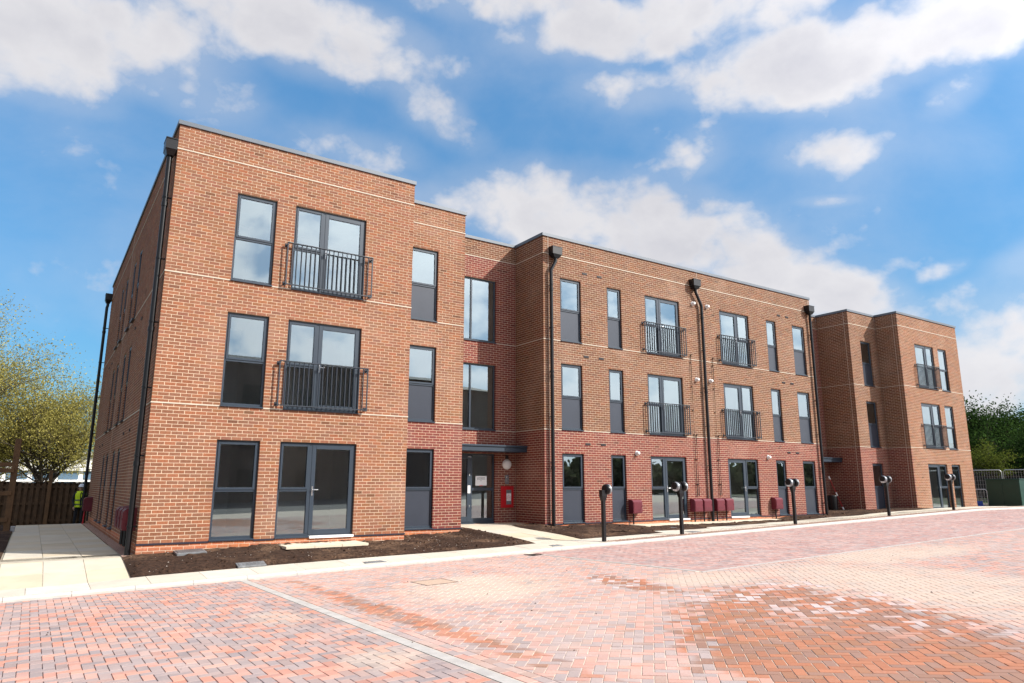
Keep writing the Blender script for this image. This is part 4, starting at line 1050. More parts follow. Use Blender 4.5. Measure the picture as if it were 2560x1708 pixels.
# ------------------------------------------------------------------ ironwork in the ground
def cover(x0, x1, y0, y1, lift, label, ridged, tilt=0.0, grp=None):
    cx, cy = (x0+x1)/2, (y0+y1)/2; o = empty('drain_cover', (cx, cy, terr(cx, cy)+lift)); w, h = (x1-x0)/2, (y1-y0)/2
    o.rotation_euler = (math.atan((terr(cx, cy+.2)-terr(cx, cy-.2))/.4), -math.atan(B0), tilt)
    tag(o, label, 'drain cover', grp)
    mb = MB(); mb.bev(-w, w, -h, h, -.05, 0, .003); mb.build('frame', 'iron', o)
    mb = MB(); mb.bev(-w+.03, w-.03, -h+.03, h-.03, -.02, .006, .002)
    if ridged:
        for i in range(13):
            t = -w+.05+(2*w-.1)*i/12; mb.bev(t-.007, t+.007, -h+.045, h-.045, .004, .014, .002)
    else:
        for i in range(7):
            for j in range(6): mb.box(-w+.06+(2*w-.12)*i/6-.02, -w+.06+(2*w-.12)*i/6+.02, -h+.06+(2*h-.12)*j/5-.008, -h+.06+(2*h-.12)*j/5+.008, .0055, .009)
    mb.build('lid', 'iron', o); return o
cover(.70, 1.28, -.46, .0-.03, .072, 'ribbed grey drain cover lying in the soil bed near the left corner', True, .03)
cover(1.60, 2.14, -1.86, -1.62, .050, 'grey inspection cover half buried in soil at the edge of the pale path', False)
cover(3.93, 4.42, -2.55, -2.18, .012, 'flat grey metal cover set in the pale path behind the kerb', False)
cover(8.78, 9.15, -2.5, -2.2, .010, 'small pale metal cover in the path where the entrance path meets it', False)
cover(14.1, 14.5, -2.2, -1.82, .010, 'flat grey cover in the path beside the second charging post', False)
cover(14.72, 15.15, -.75, -.35, .034, 'grey inspection cover in the dark soil in front of the glazed doors', False)
gl_ = empty('gully_grate', (7.82, -3.13, zp(7.82, -3.13))); tag(gl_, 'dark cast iron gully grate in the block paving beside the kerb', 'gully grate')
mb = MB(); mb.bev(-.21, .21, -.19, -.165, -.02, .004, .002); mb.bev(-.21, .21, .165, .19, -.02, .004, .002); mb.bev(-.21, -.185, -.164, .164, -.02, .004, .002); mb.bev(.185, .21, -.164, .164, -.02, .004, .002); mb.build('frame', 'castiron', gl_)
for i in range(7): mb = MB(); mb.bev(-.155+i*.05-.012, -.155+i*.05+.012, -.163, .163, -.02, .003, .002); mb.build('bar', 'castiron', gl_)
mb = MB(); mb.box(-.184, .184, -.164, .164, -.010, -.006); mb.build('pit_shade', 'black', gl_)  # black plate set between the bars in place of the shaded depth below
mh = empty('recessed_manhole', (3.93, -5.58, zp(3.93, -5.58))); tag(mh, 'square recessed manhole tray filled with sand in the paving', 'manhole cover'); mh.rotation_euler = (-math.atan(CS), -math.atan(B0), 0)
mb = MB()
for a, b_, c_, d_ in ((-.30, .30, -.31, -.295), (-.30, .30, .295, .31), (-.30, -.285, -.294, .294), (.285, .30, -.294, .294)): mb.bev(a, b_, c_, d_, -.012, .004, .001)
mb.build('tray_frame', 'castiron', mh)
mb = MB(); mb.box(-.284, .284, -.294, .294, -.012, .002); mb.build('sand_fill', 'sandfill', mh)

# ------------------------------------------------------------------ meter boxes
def meter_box(x, y, z0, w, h, d, rz, label, leg=True, gz_=-.12):
    o = empty('meter_box', (x, y, z0), rz); tag(o, label, 'meter box', 'burgundy meter boxes on the walls')
    mb = MB(); mb.add([(-w/2, -d, .02), (w/2, -d, .02), (w/2, -.004, 0), (-w/2, -.004, 0), (-w/2, -d, h-.07), (w/2, -d, h-.07), (w/2, -d+.05, h-.02), (-w/2, -d+.05, h-.02), (w/2, -.004, h), (-w/2, -.004, h)],
                      [(0, 1, 5, 4), (4, 5, 6, 7), (7, 6, 8, 9), (1, 2, 8, 6, 5), (3, 0, 4, 7, 9), (0, 3, 2, 1), (2, 3, 9, 8)]); mb.build('cabinet', 'burgundy', o)
    mb = MB(); mb.bev(-w/2+.02, w/2-.02, -d-.012, -d+.002, .045, h-.09, .005)
    for i in range(5): mb.bev(-w/2+.07, w/2-.07, -d-.016, -d-.010, .09+i*.018, .098+i*.018, .001)
    mb.build('door', 'burgundy', o)
    mb = MB(); mb.bev(w/2-.05, w/2-.035, -d-.02, -d-.010, h*.48, h*.56, .002); mb.build('lock', 'black', o)
    if leg:
        for xx in ((-w*.22,) if leg == 1 else (-w*.25, w*.22)):
            mb = MB(); mb.tube([(xx, -.10, .01), (xx, -.10, gz_-z0)], .024, 8); mb.build('service_pipe', 'black', o)
    return o
meter_box(15.03, YD, .24, .42, .47, .23, 0, 'single burgundy meter box just left of the glazed doors behind the second charging post', 1)
meter_box(18.03, YD, .24, .42, .47, .23, 0, 'burgundy meter box, first of the four in a row by the middle downpipe', 1)
meter_box(18.52, YD, .24, .42, .47, .23, 0, 'burgundy meter box tucked against the left side of the middle downpipe', 1)
meter_box(19.23, YD, .24, .42, .47, .23, 0, 'burgundy meter box tucked against the right side of the middle downpipe', 1)
meter_box(19.74, YD, .24, .42, .47, .23, 0, 'burgundy meter box, last of the four, beside the mirrored glazed doors', 1)
meter_box(22.70, YD, .24, .45, .47, .23, 0, 'burgundy meter box partly behind the third charging post', 1)
meter_box(0, .62, .24, .44, .48, .25, -math.pi/2, 'burgundy meter box on the shaded side wall, closest to the corner downpipe', 2)
meter_box(0, 1.25, .24, .44, .48, .25, -math.pi/2, 'burgundy meter box on the shaded side wall, middle of the group of three', 2)
meter_box(0, 1.88, .24, .44, .48, .25, -math.pi/2, 'burgundy meter box on the shaded side wall, nearest the side windows', 2)
meter_box(0, 14.0, .22, .55, .52, .27, -math.pi/2, 'burgundy meter box at the far end of the side wall beside the worker', 2)

# ------------------------------------------------------------------ by the entrance
t = empty('bulkhead_lamp', (10.96, YC, 1.85)); tag(t, 'round white bulkhead lamp under the entrance canopy', 'wall lamp')
mb = MB(); mb.lathe((0, 0, 0), (0, -1, 0), [(.001, .165), (.035, .168), (.045, .16)], 32); mb.build('base', 'white', t)
mb = MB(); mb.lathe((0, -.046, 0), (0, -1, 0), [(0, .155), (.02, .150), (.045, .125), (.06, .08), (.066, .02)], 32); mb.build('diffuser', 'white', t)
mb = MB(); mb.bev(-.045, .045, -.05, -.002, .18, .30, .004); mb.build('conduit_box', 'airbrick', t)
t = empty('intercom', (10.97, YC, 1.24)); tag(t, 'narrow steel door entry intercom on brick above the red cabinet', 'intercom')
mb = MB(); mb.bev(-.07, .07, -.022, -.002, -.02, .27, .004); mb.build('face_plate', 'iron', t)
mb = MB(); mb.lathe((0, -.022, .20), (0, -1, .20), [(0, .032), (.012, .030), (.016, .012)], 16); mb.build('camera_eye', 'silver', t)
for i in range(3):
    for j in range(3): mb = MB(); mb.bev(-.045+i*.034, -.02+i*.034, -.030, -.0215, .02+j*.035, .044+j*.035, .003); mb.build('button', 'silver', t)
t = empty('dry_riser_cabinet', (10.975, YC, .46)); tag(t, 'red dry riser cabinet with a glazed slot on dark brick', 'fire cabinet')
mb = MB(); w, h = .49, .69
mb.bev(-w/2, w/2, -.035, -.002, 0, h, .006); mb.build('cabinet', 'red', t)
mb = MB(); mb.bev(-w/2+.018, -.05+.0, -.046, -.034, .018, h-.018, .004); mb.bev(.152, w/2-.018, -.046, -.034, .018, h-.018, .004); mb.bev(-.049, .151, -.046, -.034, .018, .105, .004); mb.bev(-.049, .151, -.046, -.034, h-.115, h-.018, .004); mb.build('door', 'red', t)
mb = MB(); mb.box(-.048, .150, -.039, -.036, .107, h-.117); mb.build('glass_panel', 'iron', t)
mb = MB(); mb.box(-.035, .137, -.0415, -.0392, .225, .455); mb.build('label_plate', 'paper', t)
def text(body, size, parent, loc, m, rot=(math.pi/2, 0, 0), name='lettering'):
    cu = bpy.data.curves.new(name, 'FONT'); cu.body = body; cu.size = size; cu.align_x = 'CENTER'; cu.align_y = 'CENTER'; cu.extrude = .0006; cu.space_line = .95
    tmp = bpy.data.objects.new(name, cu); COL.objects.link(tmp)
    dg = bpy.context.evaluated_depsgraph_get(); me = bpy.data.meshes.new_from_object(tmp.evaluated_get(dg)); bpy.data.objects.remove(tmp)
    me.materials.clear(); me.materials.append(MT[m]); o = link(name, me, parent, loc); o.rotation_euler = rot; return o
text('DRY\nRISER\nINLET', .062, t, (.051, -.0425, .34), 'red')
mb = MB(); mb.lathe((-.13, -.046, .36), (-.13, -1, .36), [(0, .014), (.010, .012)], 12); mb.build('lock', 'silver', t)
t = empty('notice', (10.04, YC+.088, 1.19)); tag(t, 'white paper notice taped inside the glass beside the entrance door', 'notice')
mb = MB(); mb.box(-.21, .21, -.0015, .0015, -.02, .28); mb.build('sheet', 'paper', t)
for i, (wd, z) in enumerate(((.14, .235), (.155, .205), (.15, .175), (.03, .130))):
    mb = MB(); q = -wd
    while q < wd-.012:
        e = min(q+random.uniform(.018, .05), wd); mb.box(q, e, -.0024, -.0016, z-.006, z+.006); q = e+.009
    mb.build('text_line', 'ink', t)
mb = MB(); mb.bev(-.06, .06, -.003, -.0016, -.035, -.012, .0005); mb.build('tape', 'redplastic', t)
# second entrance: black tube and long handled level staff
t = empty('black_tub', (28.78, 2.52, terr(28.78, 2.52))); tag(t, 'tall black plastic tub standing in the far entrance recess', 'tub')
mb = MB(); mb.lathe((0, 0, 0), (0, 0, 1), [(0, .19), (.05, .20), (.60, .215), (.66, .215)], 20); mb.build('body', 'black', t)
mb = MB(); mb.lathe((0, 0, .655), (0, 0, 2), [(0, .225), (.035, .225), (.05, .20)], 20); mb.build('rim', 'black', t)
t = empty('long_handled_pole', (29.25, 2.3, terr(29.25, 2.3)+.03)); tag(t, 'thin dark pole with white grips leaning in the far entrance recess', 'pole')
a, b_ = Vector((0, 0, .0)), Vector((-.42, .35, 1.52))
mb = MB(); mb.tube([a, b_], .014, 8); mb.build('shaft', 'red', t)
for s0, s1 in ((0, .09), (.42, .52), (.91, 1.0)): mb = MB(); mb.tube([a.lerp(b_, s0), a.lerp(b_, s1)], .036, 10); mb.build('grip', 'white', t)

# ------------------------------------------------------------------ charging posts
def charger(x, y, label, heads):
    o = empty('charging_post', (x, y, terr(x, y)+.01)); tag(o, label, 'charging post', 'electric car charging posts along the kerb')
    mb = MB(); mb.bev(-.05, .05, -.045, .045, -.05, 1.10, .012); mb.build('column', 'black', o)
    mb = MB(); mb.add([(-.05, -.045, 1.02), (.05, -.045, 1.02), (.05, .045, 1.02), (-.05, .045, 1.02), (-.085, -.06, 1.14), (.085, -.06, 1.14), (.085, .06, 1.14), (-.085, .06, 1.14), (-.085, -.06, 1.30), (.085, -.06, 1.30), (.085, .06, 1.30), (-.085, .06, 1.30)],
                      [(0, 1, 5, 4), (1, 2, 6, 5), (2, 3, 7, 6), (3, 0, 4, 7), (4, 5, 9, 8), (5, 6, 10, 9), (6, 7, 11, 10), (7, 4, 8, 11), (8, 9, 10, 11)]); mb.build('mounting_neck', 'black', o)
    for s_ in heads:
        c = Vector((s_*.055, 0, 1.315)); e = c+Vector((s_, 0, 0))
        mb = MB(); mb.lathe(c, e, [(0, .09), (.012, .130), (.085, .136), (.10, .132)], 32); hd = mb.build('charger_head', 'black', o)
        mb = MB(); mb.lathe(c+Vector((s_*.095, 0, 0)), e, [(0, .134), (.02, .137), (.045, .131), (.065, .118), (.072, .102)], 32); mb.build('bezel', 'bezel', hd)
        mb = MB(); mb.lathe(c+Vector((s_*.160, 0, .022)), e+Vector((0, 0, .022)), [(0, .106), (.010, .100), (.016, .06), (.018, .01)], 28); mb.build('socket_cover', 'black', hd)
        k = c+Vector((s_*.150, 0, -.088)); mb = MB(); mb.bev(k.x-.020, k.x+.020, k.y-.068, k.y+.068, k.z-.022, k.z+.022, .009); mb.build('badge', 'white', hd)
    return o
charger(10.49, -2.44, 'black charging post with a single head turned away, nearest the main entrance path', (1,))
charger(13.40, -2.42, 'black twin head charging post in front of the first right hand glazed doors', (-1, 1))
charger(18.66, -2.42, 'black twin head charging post, middle one of the five, before a meter box', (-1, 1))
charger(24.36, -2.42, 'black twin head charging post in front of the narrow recessed wing', (-1, 1))
charger(29.30, -2.42, 'black twin head charging post farthest along the kerb, before the end wing', (-1, 1))

# ------------------------------------------------------------------ left background: fence, timber frame, barrier, worker, pale building
FY = 19.2
fc = empty('timber_fence', (-3, FY, -.6)); tag(fc, 'dark stained close boarded timber fence closing the end of the side path', 'fence')
x = -9.0
def board():
    mb = MB(); mb.bev(0, .125, -.02, 0, .0, 1.86, .003); return mb.mesh('fence_board', 'wood')
nb = 0
while x < 2.4:
    k = random.uniform(-.008, .008)
    link('fence_board', cm('fb', board), fc, (x+3, (-.02 if nb % 2 else .072), k)); x += .105; nb += 1
for z in (.25, .95, 1.62): mb = MB(); mb.bev(-6, 5.4, -.0195, .0515, z, z+.09, .004); mb.build('rail', 'wood', fc)
for xx in np.arange(-8.9, 2.4, 1.9): mb = MB(); mb.bev(xx+3-.07, xx+3+.07, -.20, -.06, -.1, 1.86 if abs(xx+1.3) > .4 else 2.36, .006); mb.build('fence_post', 'wood2' if abs(xx+1.3) < .4 else 'wood', fc)
mb = MB(); mb.bev(-6, 5.4, -.07, .06, 1.865, 1.90, .004); mb.build('capping', 'wood', fc)
tf = empty('timber_pergola', (-2.42, 10.6, terr(-2.4, 10.6))); tag(tf, 'rough brown timber posts and rails beside the shaded path', 'pergola')
for xx, hh in ((0, 2.85), (-2.4, 2.8)): mb = MB(); mb.bev(xx-.085, xx+.085, -.085, .085, -.05, hh, .008); mb.build('post', 'wood2', tf)
for yy, z in ((.086, 1.98), (-.126, 1.80), (-.126, 1.10), (-.126, .30)): mb = MB(); mb.bev(-3.6, .0, yy, yy+.04, z, z+.13, .004); mb.build('rail', 'wood2', tf)
mb = MB(); mb.bev(.10, .22, -.06, .06, -.02, .16, .01); mb.build('post_shoe', 'galv', tf)
br = empty('crowd_barrier', (-2.75, 11.6, terr(-2.75, 11.6))); tag(br, 'red plastic crowd barrier behind the timber frame', 'barrier')
mb = MB()
for z in (.06, .95): mb.tube([(-2.1, 0, z), (0, 0, z)], .03, 8)
for xx in (-2.1, 0): mb.tube([(xx, 0, .03), (xx, 0, .98)], .03, 8)
mb.build('frame', 'redplastic', br)
for i in range(9): mb = MB(); mb.tube([(-1.9+i*.21, 0, .06), (-1.9+i*.21, 0, .95)], .014, 6); mb.build('bar', 'redplastic', br)
for xx in (-1.7, -.3): mb = MB(); mb.bev(xx-.06, xx+.06, -.25, .25, -.02, .05, .01); mb.build('foot', 'redplastic', br)
# worker
def person(loc, rz):
    root = empty('person', loc, rz); tag(root, 'worker in yellow hi-vis vest and white hard hat standing by the fence', 'person')
    J = {'pel': (0, 0, .95), 'sp': (0, .01, 1.15), 'ch': (0, .0, 1.36), 'nk': (0, .0, 1.52), 'hd': (0, -.02, 1.62), 'tp': (0, -.015, 1.73)}
    pts, rad, ed = [], [], []
    def chain(ps, rs, root_i=None):
        prev = root_i
        for p_, r_ in zip(ps, rs):
            pts.append(p_); rad.append(r_); i = len(pts)-1
            if prev is not None: ed.append((prev, i))
            prev = i
        return prev
    pts.append(J['pel']); rad.append((.155, .115))
    chain([J['sp'], J['ch'], (0, 0, 1.46), J['nk']], [(.145, .105), (.175, .115), (.12, .09), (.058, .058)], 0)
    ch = 2
    for s_ in (-1, 1):
        chain([(s_*.20, .0, 1.42), (s_*.255, .03, 1.14), (s_*.235, -.10, .93), (s_*.23, -.13, .86)], [(.062, .06), (.046, .046), (.034, .034), (.028, .028)], ch)
        chain([(s_*.10, 0, .86), (s_*.11, -.015, .50), (s_*.115, .015, .12), (s_*.118, -.10, .055), (s_*.12, -.16, .045)], [(.092, .092), (.066, .066), (.052, .052), (.048, .04), (.035, .03)], 0)
    me = bpy.data.meshes.new('body'); me.from_pydata(pts, ed, [])
    o = link('body', me, root); md = o.modifiers.new('skin', 'SKIN'); md.use_smooth_shade = True
    for i, sv in enumerate(me.skin_vertices[0].data): sv.radius = rad[i]; sv.use_root = (i == 0)
    o.modifiers.new('sub', 'SUBSURF').levels = 1; o.modifiers['sub'].render_levels = 2; me.materials.append(MT['navy'])
    dg = bpy.context.evaluated_depsgraph_get(); m2 = bpy.data.meshes.new_from_object(o.evaluated_get(dg)); o.modifiers.clear(); o.data = m2
    if not m2.materials: m2.materials.append(MT['navy'])
    # head with face
    mb = MB(); prof = [(0, .05), (.03, .062), (.06, .072), (.10, .080), (.14, .083), (.18, .078), (.21, .060), (.235, .02)]
    mb.lathe((0, -.015, 1.50), (0, -.015, 3), prof, 18)
    mb.tube([(0, -.090, 1.635), (0, -.118, 1.605), (0, -.092, 1.597)], [.010, .017, .012], 8)
    for s_ in (-1, 1): mb.tube([(s_*.080, -.0, 1.63), (s_*.092, .005, 1.61), (s_*.082, .0, 1.585)], [.012, .016, .010], 6)
    mb.build('head', 'skin', root)
    mb = MB()
    for s_ in (-1, 1): mb.tube([(s_*.032-.008, -.092, 1.638), (s_*.032+.008, -.092, 1.638)], .006, 6)
    mb.tube([(-.022, -.090, 1.568), (.022, -.090, 1.568)], .005, 6); mb.build('face_features', 'navy', root)
    mb = MB(); mb.lathe((0, -.015, 1.665), (0, -.015, 3), [(0, .108), (.012, .112), (.03, .108), (.07, .098), (.105, .072), (.125, .035), (.13, .01)], 24)
    mb.add([(math.cos(a)*.125*(1 if math.sin(a) > -.2 else 1.0), -.015+math.sin(a)*(.125 if math.sin(a) > 0 else .175), 1.668+.004*k) for k in (0, 1) for a in np.linspace(0, 2*math.pi, 20, endpoint=False)], [tuple(range(20))[::-1], tuple(range(20, 40))]+[(i, (i+1) % 20, 20+(i+1) % 20, 20+i) for i in range(20)])
    mb.tube([(0, -.11, 1.72), (0, -.06, 1.785), (0, .03, 1.785), (0, .09, 1.72)], .012, 6); mb.build('hard_hat', 'hat', root)
    mb = MB(); n_ = 20; rings = []
    for z, a, b_ in ((.84, .195, .150), (1.0, .188, .143), (1.15, .182, .138), (1.30, .205, .148), (1.40, .215, .140), (1.47, .15, .105), (1.50, .09, .085)):
        rings.append([(math.cos(t_)*a, math.sin(t_)*b_, z) for t_ in np.linspace(0, 2*math.pi, n_, endpoint=False)])
    vs = [p_ for r_ in rings for p_ in r_]; mb.add(vs, [(i*n_+k, i*n_+(k+1) % n_, (i+1)*n_+(k+1) % n_, (i+1)*n_+k) for i in range(len(rings)-1) for k in range(n_)], None, True); mb.build('vest', 'hivis', root)
    for z in (.93, 1.10):
        mb = MB(); vs = [(math.cos(t_)*.1925, math.sin(t_)*.148, z+dz_) for dz_ in (0, .055) for t_ in np.linspace(0, 2*math.pi, n_, endpoint=False)]
        mb.add(vs, [(k, (k+1) % n_, n_+(k+1) % n_, n_+k) for k in range(n_)], None, True); mb.build('reflective_stripe', 'silvertape', root)
    mb = MB(); mb.add([(-.02, -.151, .85), (.02, -.151, .85), (.05, -.150, 1.40), (.0, -.135, 1.46), (-.05, -.150, 1.40)], [(0, 1, 2, 3, 4)]); mb.build('vest_opening', 'navy', root)
    # hands: palm, four fingers and a thumb
    for s_ in (-1, 1):
        mb = MB(); p0 = Vector((s_*.23, -.13, .86)); d = Vector((0, -.10, -.99)).normalized(); sx = Vector((0, 1, 0))
        mb.tube([p0, p0+d*.05, p0+d*.09], [.026, .038, .034], 8)
        for i, l in enumerate((.062, .074, .070, .055)):
            q = p0+d*.088+sx*(.026-.0175*i); mb.tube([q, q+d*l*.5, q+d*l*.85+Vector((-s_*.018, 0, 0)), q+d*l+Vector((-s_*.034, 0, 0))], [.009, .0085, .008, .006], 6)
        q = p0+d*.03-sx*.03; mb.tube([q, q-sx*.022+d*.028, q-sx*.020+d*.062], [.012, .011, .008], 6); mb.build('hand', 'skin', root)
    return root
person((-.19, 18.3, -.585), math.radians(12))
mb = MB(); t = empty('red_hoop', (-.22, 14.15, terr(-.3, 14.15))); tag(t, 'thin red upright marker post at the end of the shaded path', 'marker post')
mb.tube([(0, 0, -.05), (.02, 0, .52)], .022, 8); mb.build('stake', 'redplastic', t); mb = MB(); mb.bev(-.05, .09, -.012, .012, .50, .56, .006); mb.build('cap', 'redplastic', t)
pb = empty('pale_building', (-9, 62, -.7)); tag(pb, 'low white rendered building glimpsed through the branches beyond the fence', 'building')
mb = MB(); mb.box(-16, 13, 0, 9, 0, 2.2); mb.box(-16, 13, 0, 9, 3.1, 4.6); mb.box(-15.9, 12.9, .3, 8.9, 2.2, 3.1); mb.build('wall', 'render', pb)
for i in range(14): mb = MB(); mb.bev(-15+i*2.0, -13.8+i*2.0, -.02, .05, 1.15, 2.05, .01); mb.build('window', 'blueglass', pb)
for i in range(14): mb = MB(); mb.bev(-15+i*2.0, -13.4+i*2.0, .24, .31, 2.3, 3.05, .01); mb.build('window', 'blueglass', pb)
mb = MB(); mb.bev(-16.4, 13.4, -.5, 9.4, 4.6, 4.85, .02); mb.build('roof', 'greyroof', pb)

# ------------------------------------------------------------------ right background
gc = empty('utility_cabinet', (41.0, .32, .02)); tag(gc, 'large dark green utility cabinet beyond the end of the paving', 'cabinet')
mb = MB(); mb.bev(0, 1.05, -.80, .80, 0, 1.44, .012); mb.build('body', 'green', gc)
mb = MB(); mb.bev(-.03, 1.08, -.83, .83, 1.44, 1.50, .012); mb.build('lid', 'green', gc)
for s_ in (-1, 1): mb = MB(); mb.bev(-.014, .002, min(s_*.02, s_*.78), max(s_*.02, s_*.78), .08, 1.40, .004); mb.build('door', 'green', gc)
mb = MB(); mb.bev(.04, 1.0, -.812, -.799, .95, .97, .003); mb.build('side_rib', 'green', gc)
cb = empty('crowd_barrier', (40.6, 1.9, 0)); tag(cb, 'galvanised crowd control barrier with blue feet beside the green cabinet', 'barrier')
mb = MB(); mb.tube([(0, -.95, .15), (0, -.95, .88), (0, -.88, .96), (0, 1.2, .96), (0, 1.27, .88), (0, 1.27, .15), (0, -.95, .15)], .021, 8); mb.build('frame', 'galv', cb)
for i in range(14): mb = MB(); mb.tube([(0, -.8+i*.15, .15), (0, -.8+i*.15, .96)], .007, 6); mb.build('bar', 'galv', cb)
for yy in (-.6, .8): mb = MB(); mb.bev(-.3, .3, yy-.04, yy+.04, 0, .12, .01); mb.build('foot', 'blue', cb)
mb = MB(); mb.bev(-.03, -.012, -.7, .9, .12, .34, .004); mb.build('blue_board', 'blue', cb)
for k, y0 in enumerate((6.3, 2.75, -.8, -4.35)):
    hf = empty('mesh_fence_panel', (47.5, y0, -.05)); tag(hf, ('grey wire mesh site fence panel nearest the building end', 'grey wire mesh site fence panel behind the crowd barrier', 'grey wire mesh site fence panel behind the green cabinet', 'grey wire mesh site fence panel at the right edge of the picture')[k], 'site fence', 'wire mesh site fence panels')
    mb = MB(); mb.tube([(0, 0, .1), (0, 0, 2.05), (0, -.12, 2.15), (0, -3.35, 2.15), (0, -3.45, 2.05), (0, -3.45, .1), (0, 0, .1)], .026, 8); mb.build('frame', 'galv', hf)
    mb = MB()
    for i in range(24): mb.box(-.003, .003, -.14*i-.12-.003, -.14*i-.12+.003, .12, 2.12)
    for i in range(8): mb.box(-.004, .002, -3.42, -.03, .3+i*.24, .306+i*.24)
    mb.build('wire_mesh', 'galv', hf)
sh = empty('dark_shed', (78, 2, -.1)); tag(sh, 'dark low building with a pale grey roof behind the trees on the right', 'building')
mb = MB(); mb.box(-5, 5, -22, 20, 0, 3.3); mb.build('wall', 'darkwall', sh)
mb = MB(); mb.add([(-5.5, -23, 3.3), (5.5, -23, 3.3), (5.5, 21, 3.3), (-5.5, 21, 3.3), (0, -23, 5.6), (0, 21, 5.6)], [(0, 3, 5, 4), (1, 2, 5, 4), (0, 1, 4), (2, 3, 5), (0, 1, 2, 3)]); mb.build('roof', 'greyroof', sh)
lp = empty('lamp_column', (55, 3.6, 0)); tag(lp, 'slim blue grey lamp column among the trees on the right', 'lamp column')
mb = MB(); mb.tube([(0, 0, 0), (0, 0, 1.0), (0, 0, 4.9)], [.07, .055, .04], 10); mb.build('column', 'bluepole', lp)
mb = MB(); mb.bev(-.12, .28, -.09, .09, 4.85, 4.97, .03); mb.build('lantern', 'bluepole', lp)
# the terrace across the yard, seen only mirrored in the panes
ob = empty('opposite_terrace', (8, -40, -.4)); tag(ob, 'dark brick terrace across the yard mirrored in the window panes', 'building')
mb = MB(); mb.box(-32, 26.5, -5, 5, 0, 10.4); mb.build('wall', 'oppbrick', ob)
mb = MB(); mb.add([(-32.5, 5.4, 10.4), (27, 5.4, 10.4), (27, -5.4, 10.4), (-32.5, -5.4, 10.4), (-32.5, 0, 11.5), (27, 0, 11.5)], [(0, 1, 5, 4), (2, 3, 4, 5), (1, 2, 5), (3, 0, 4), (0, 3, 2, 1)]); mb.build('roof', 'darkwall', ob)
for k in range(3):
    for i in range(14): mb = MB(); mb.bev(-31+i*4.1, -29.4+i*4.1, 4.97, 5.03, 1+k*3, 2.6+k*3, .01); mb.build('window', 'darkwall', ob)

# ------------------------------------------------------------------ trees
rb = np.random.default_rng(77); nb_ = 42000
cx_ = rb.uniform(26, 130, nb_); hh = 5.2+1.6*np.sin(cx_*.31)+.9*np.sin(cx_*.83+1); Pz = hh*rb.uniform(0, 1, nb_)**.8*rb.uniform(.85, 1.05, nb_)
Pb = np.stack([cx_, -52+rb.normal(0, 1.6, nb_)-.12*(cx_-28), Pz-.6], 1); nn = rb.normal(0, 1, (nb_, 3)); nn /= np.linalg.norm(nn, axis=1)[:, None]; aa = np.cross(nn, (.2, .5, .8)); aa /= np.linalg.norm(aa, axis=1)[:, None]; bb = np.cross(nn, aa)
ss = rb.uniform(.25, .55, (nb_, 1)); tn = rb.uniform(0, 1, nb_)
o = link('tree_belt', fast_mesh('tree_belt', np.stack([Pb-aa*ss, Pb+bb*ss, Pb+aa*ss, Pb-bb*ss], 1).reshape(-1, 3), np.arange(nb_*4).reshape(-1, 4), np.repeat(np.stack([tn, tn, tn, np.ones(nb_)], 1), 4, axis=0), 'leaf_belt')); o['kind'] = 'stuff'
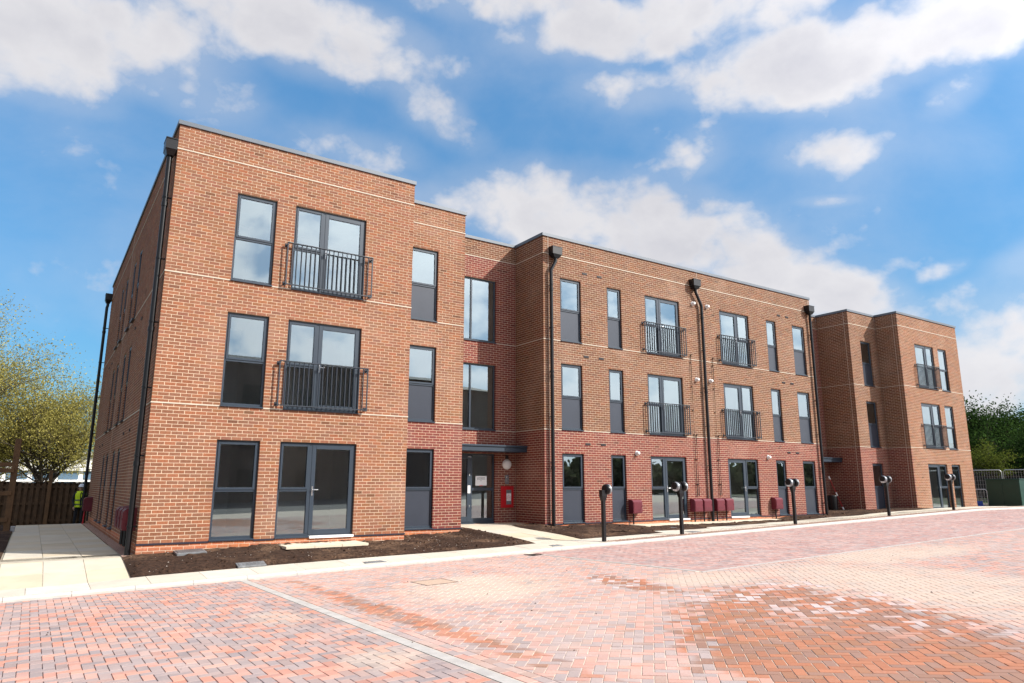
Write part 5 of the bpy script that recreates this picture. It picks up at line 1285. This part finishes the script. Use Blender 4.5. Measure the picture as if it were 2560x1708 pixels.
def tree(name, label, grp, loc, height, spread, sd_, leafm, nleaf, lsize, trunk_r, trunk_h, levels=4, clump=.35, up=.35, flat=1.0, nlimb=6):
    r = random.Random(sd_); root = empty(name, loc); tag(root, label, 'tree', grp)
    mb = MB(); tips = []; twigs = []
    def limb(p_, d, L, R, lev):
        n_ = 4; pts = [p_]; q = p_; dd = d.copy()
        for i in range(n_):
            dd = (dd + Vector((r.gauss(0, .13), r.gauss(0, .13), r.gauss(0, .10)+up*.10))).normalized(); q = q+dd*(L/n_); pts.append(q)
        rr = [R*(1-.62*i/n_) for i in range(n_+1)]
        mb.tube(pts, rr, 6 if lev < 2 else 4, False)
        if lev >= levels-2:
            for i in range(1 if lev == levels-1 else 3, n_+1): tips.append((pts[i], dd))
        if lev >= levels-1: return
        for k in range(r.choice((3, 4)) if lev else nlimb):
            t_ = r.uniform(.35, 1.0) if lev else r.uniform(.25, 1.0); i = min(int(t_*n_), n_-1); b0 = pts[i].lerp(pts[i+1], t_*n_-i)
            a = r.uniform(0, 6.283); side = Vector((math.cos(a), math.sin(a), r.uniform(-.1, .5)*flat)).normalized()
            nd = (dd*(.55) + side*r.uniform(.55, 1.0)).normalized()
            limb(b0, nd, L*r.uniform(.52, .75), rr[i]*.62, lev+1)
        limb(pts[-1], dd, L*.62, rr[-1], lev+1)
    H = Vector((0, 0, 1)); tr_top = Vector((r.gauss(0, .1), r.gauss(0, .1), trunk_h))
    mb.tube([Vector((0, 0, -.3)), Vector((0, 0, trunk_h*.3)), tr_top], [trunk_r*1.25, trunk_r, trunk_r*.85], 9, False)
    L0 = (height-trunk_h)*.44
    for k in range(nlimb):
        a = 6.283*k/nlimb+r.uniform(-.4, .4); t_ = r.uniform(.35, 1.25)
        limb(tr_top, Vector((math.cos(a)*t_*spread, math.sin(a)*t_*spread, 1)).normalized(), L0*r.uniform(.8, 1.15), trunk_r*.6, 0)
    mb.build('trunk', 'bark', root)
    rg = np.random.default_rng(sd_)
    if tips:
        T = np.array([list(t_[0]) for t_ in tips]); idx = rg.integers(0, len(T), nleaf); P = T[idx] + rg.normal(0, clump, (nleaf, 3))*np.array([1, 1, .75])
        P[:, 2] = np.maximum(P[:, 2], .5)
        n_ = rg.normal(0, 1, (nleaf, 3)); n_ /= np.linalg.norm(n_, axis=1)[:, None]; a = np.cross(n_, rg.normal(0, 1, (nleaf, 3))); a /= np.linalg.norm(a, axis=1)[:, None]; b_ = np.cross(n_, a)
        s_ = lsize*rg.uniform(.55, 1.3, (nleaf, 1)); V = np.stack([P-a*s_, P+b_*s_*.55, P+a*s_, P-b_*s_*.55], 1).reshape(-1, 3)
        tone = np.clip(.5+.35*np.sin(idx*.37)+rg.normal(0, .22, nleaf), 0, 1); C = np.repeat(np.stack([tone, tone, tone, np.ones(nleaf)], 1), 4, axis=0)
        link('crown', fast_mesh('crown', V, np.arange(nleaf*4).reshape(-1, 4), C, leafm), root)
    return root
TL = 'spring trees beyond the timber fence'
tree('broadleaf_tree', 'tall open spring tree with thin yellow green leaf at the left edge', TL, (-8.5, 33, -.6), 13.5, 1.15, 11, 'leaf_spring', 62000, .056, .24, 2.2, 4, .50, .35, 1.0, 9)
tree('broadleaf_tree', 'lower bushy spring tree in the gap between fence and building', TL, (-1.6, 36, -.6), 9.6, .95, 23, 'leaf_spring', 52000, .056, .17, 1.3, 4, .46, .35, 1.0, 8)
tree('broadleaf_tree', 'hazy spring tree low behind the fence, half hidden by the nearer two', TL, (-5.2, 44, -.6), 8.6, 1.2, 67, 'leaf_spring', 36000, .07, .15, 1.0, 4, .55, .3, 1.0, 8)
TR = 'dark green trees beyond the end of the building'
tree('broadleaf_tree', 'dark green full tree next to the end of the brick building', TR, (62, 8.2, -.1), 9.2, 1.25, 31, 'leaf_dark', 36000, .105, .22, 1.6, 4, .33, .1, 1.0, 9)
tree('broadleaf_tree', 'taller dark green tree at the right edge of the picture', TR, (58, 2.6, -.1), 7.5, 1.25, 37, 'leaf_dark', 34000, .105, .24, 1.6, 4, .33, .1, 1.0, 9)
tree('broadleaf_tree', 'dark tree standing behind the two nearer dark trees', TR, (69, 4.5, -.1), 9.6, 1.5, 41, 'leaf_dark', 34000, .12, .24, 1.6, 4, .40, .1, 1.0, 7)
tree('young_tree', 'small yellow green young tree in front of the dark trees', None, (50.5, 4.6, -.05), 4.3, .40, 53, 'leaf_young', 2600, .075, .05, .9, 4, .14, .4, 1.0, 5)
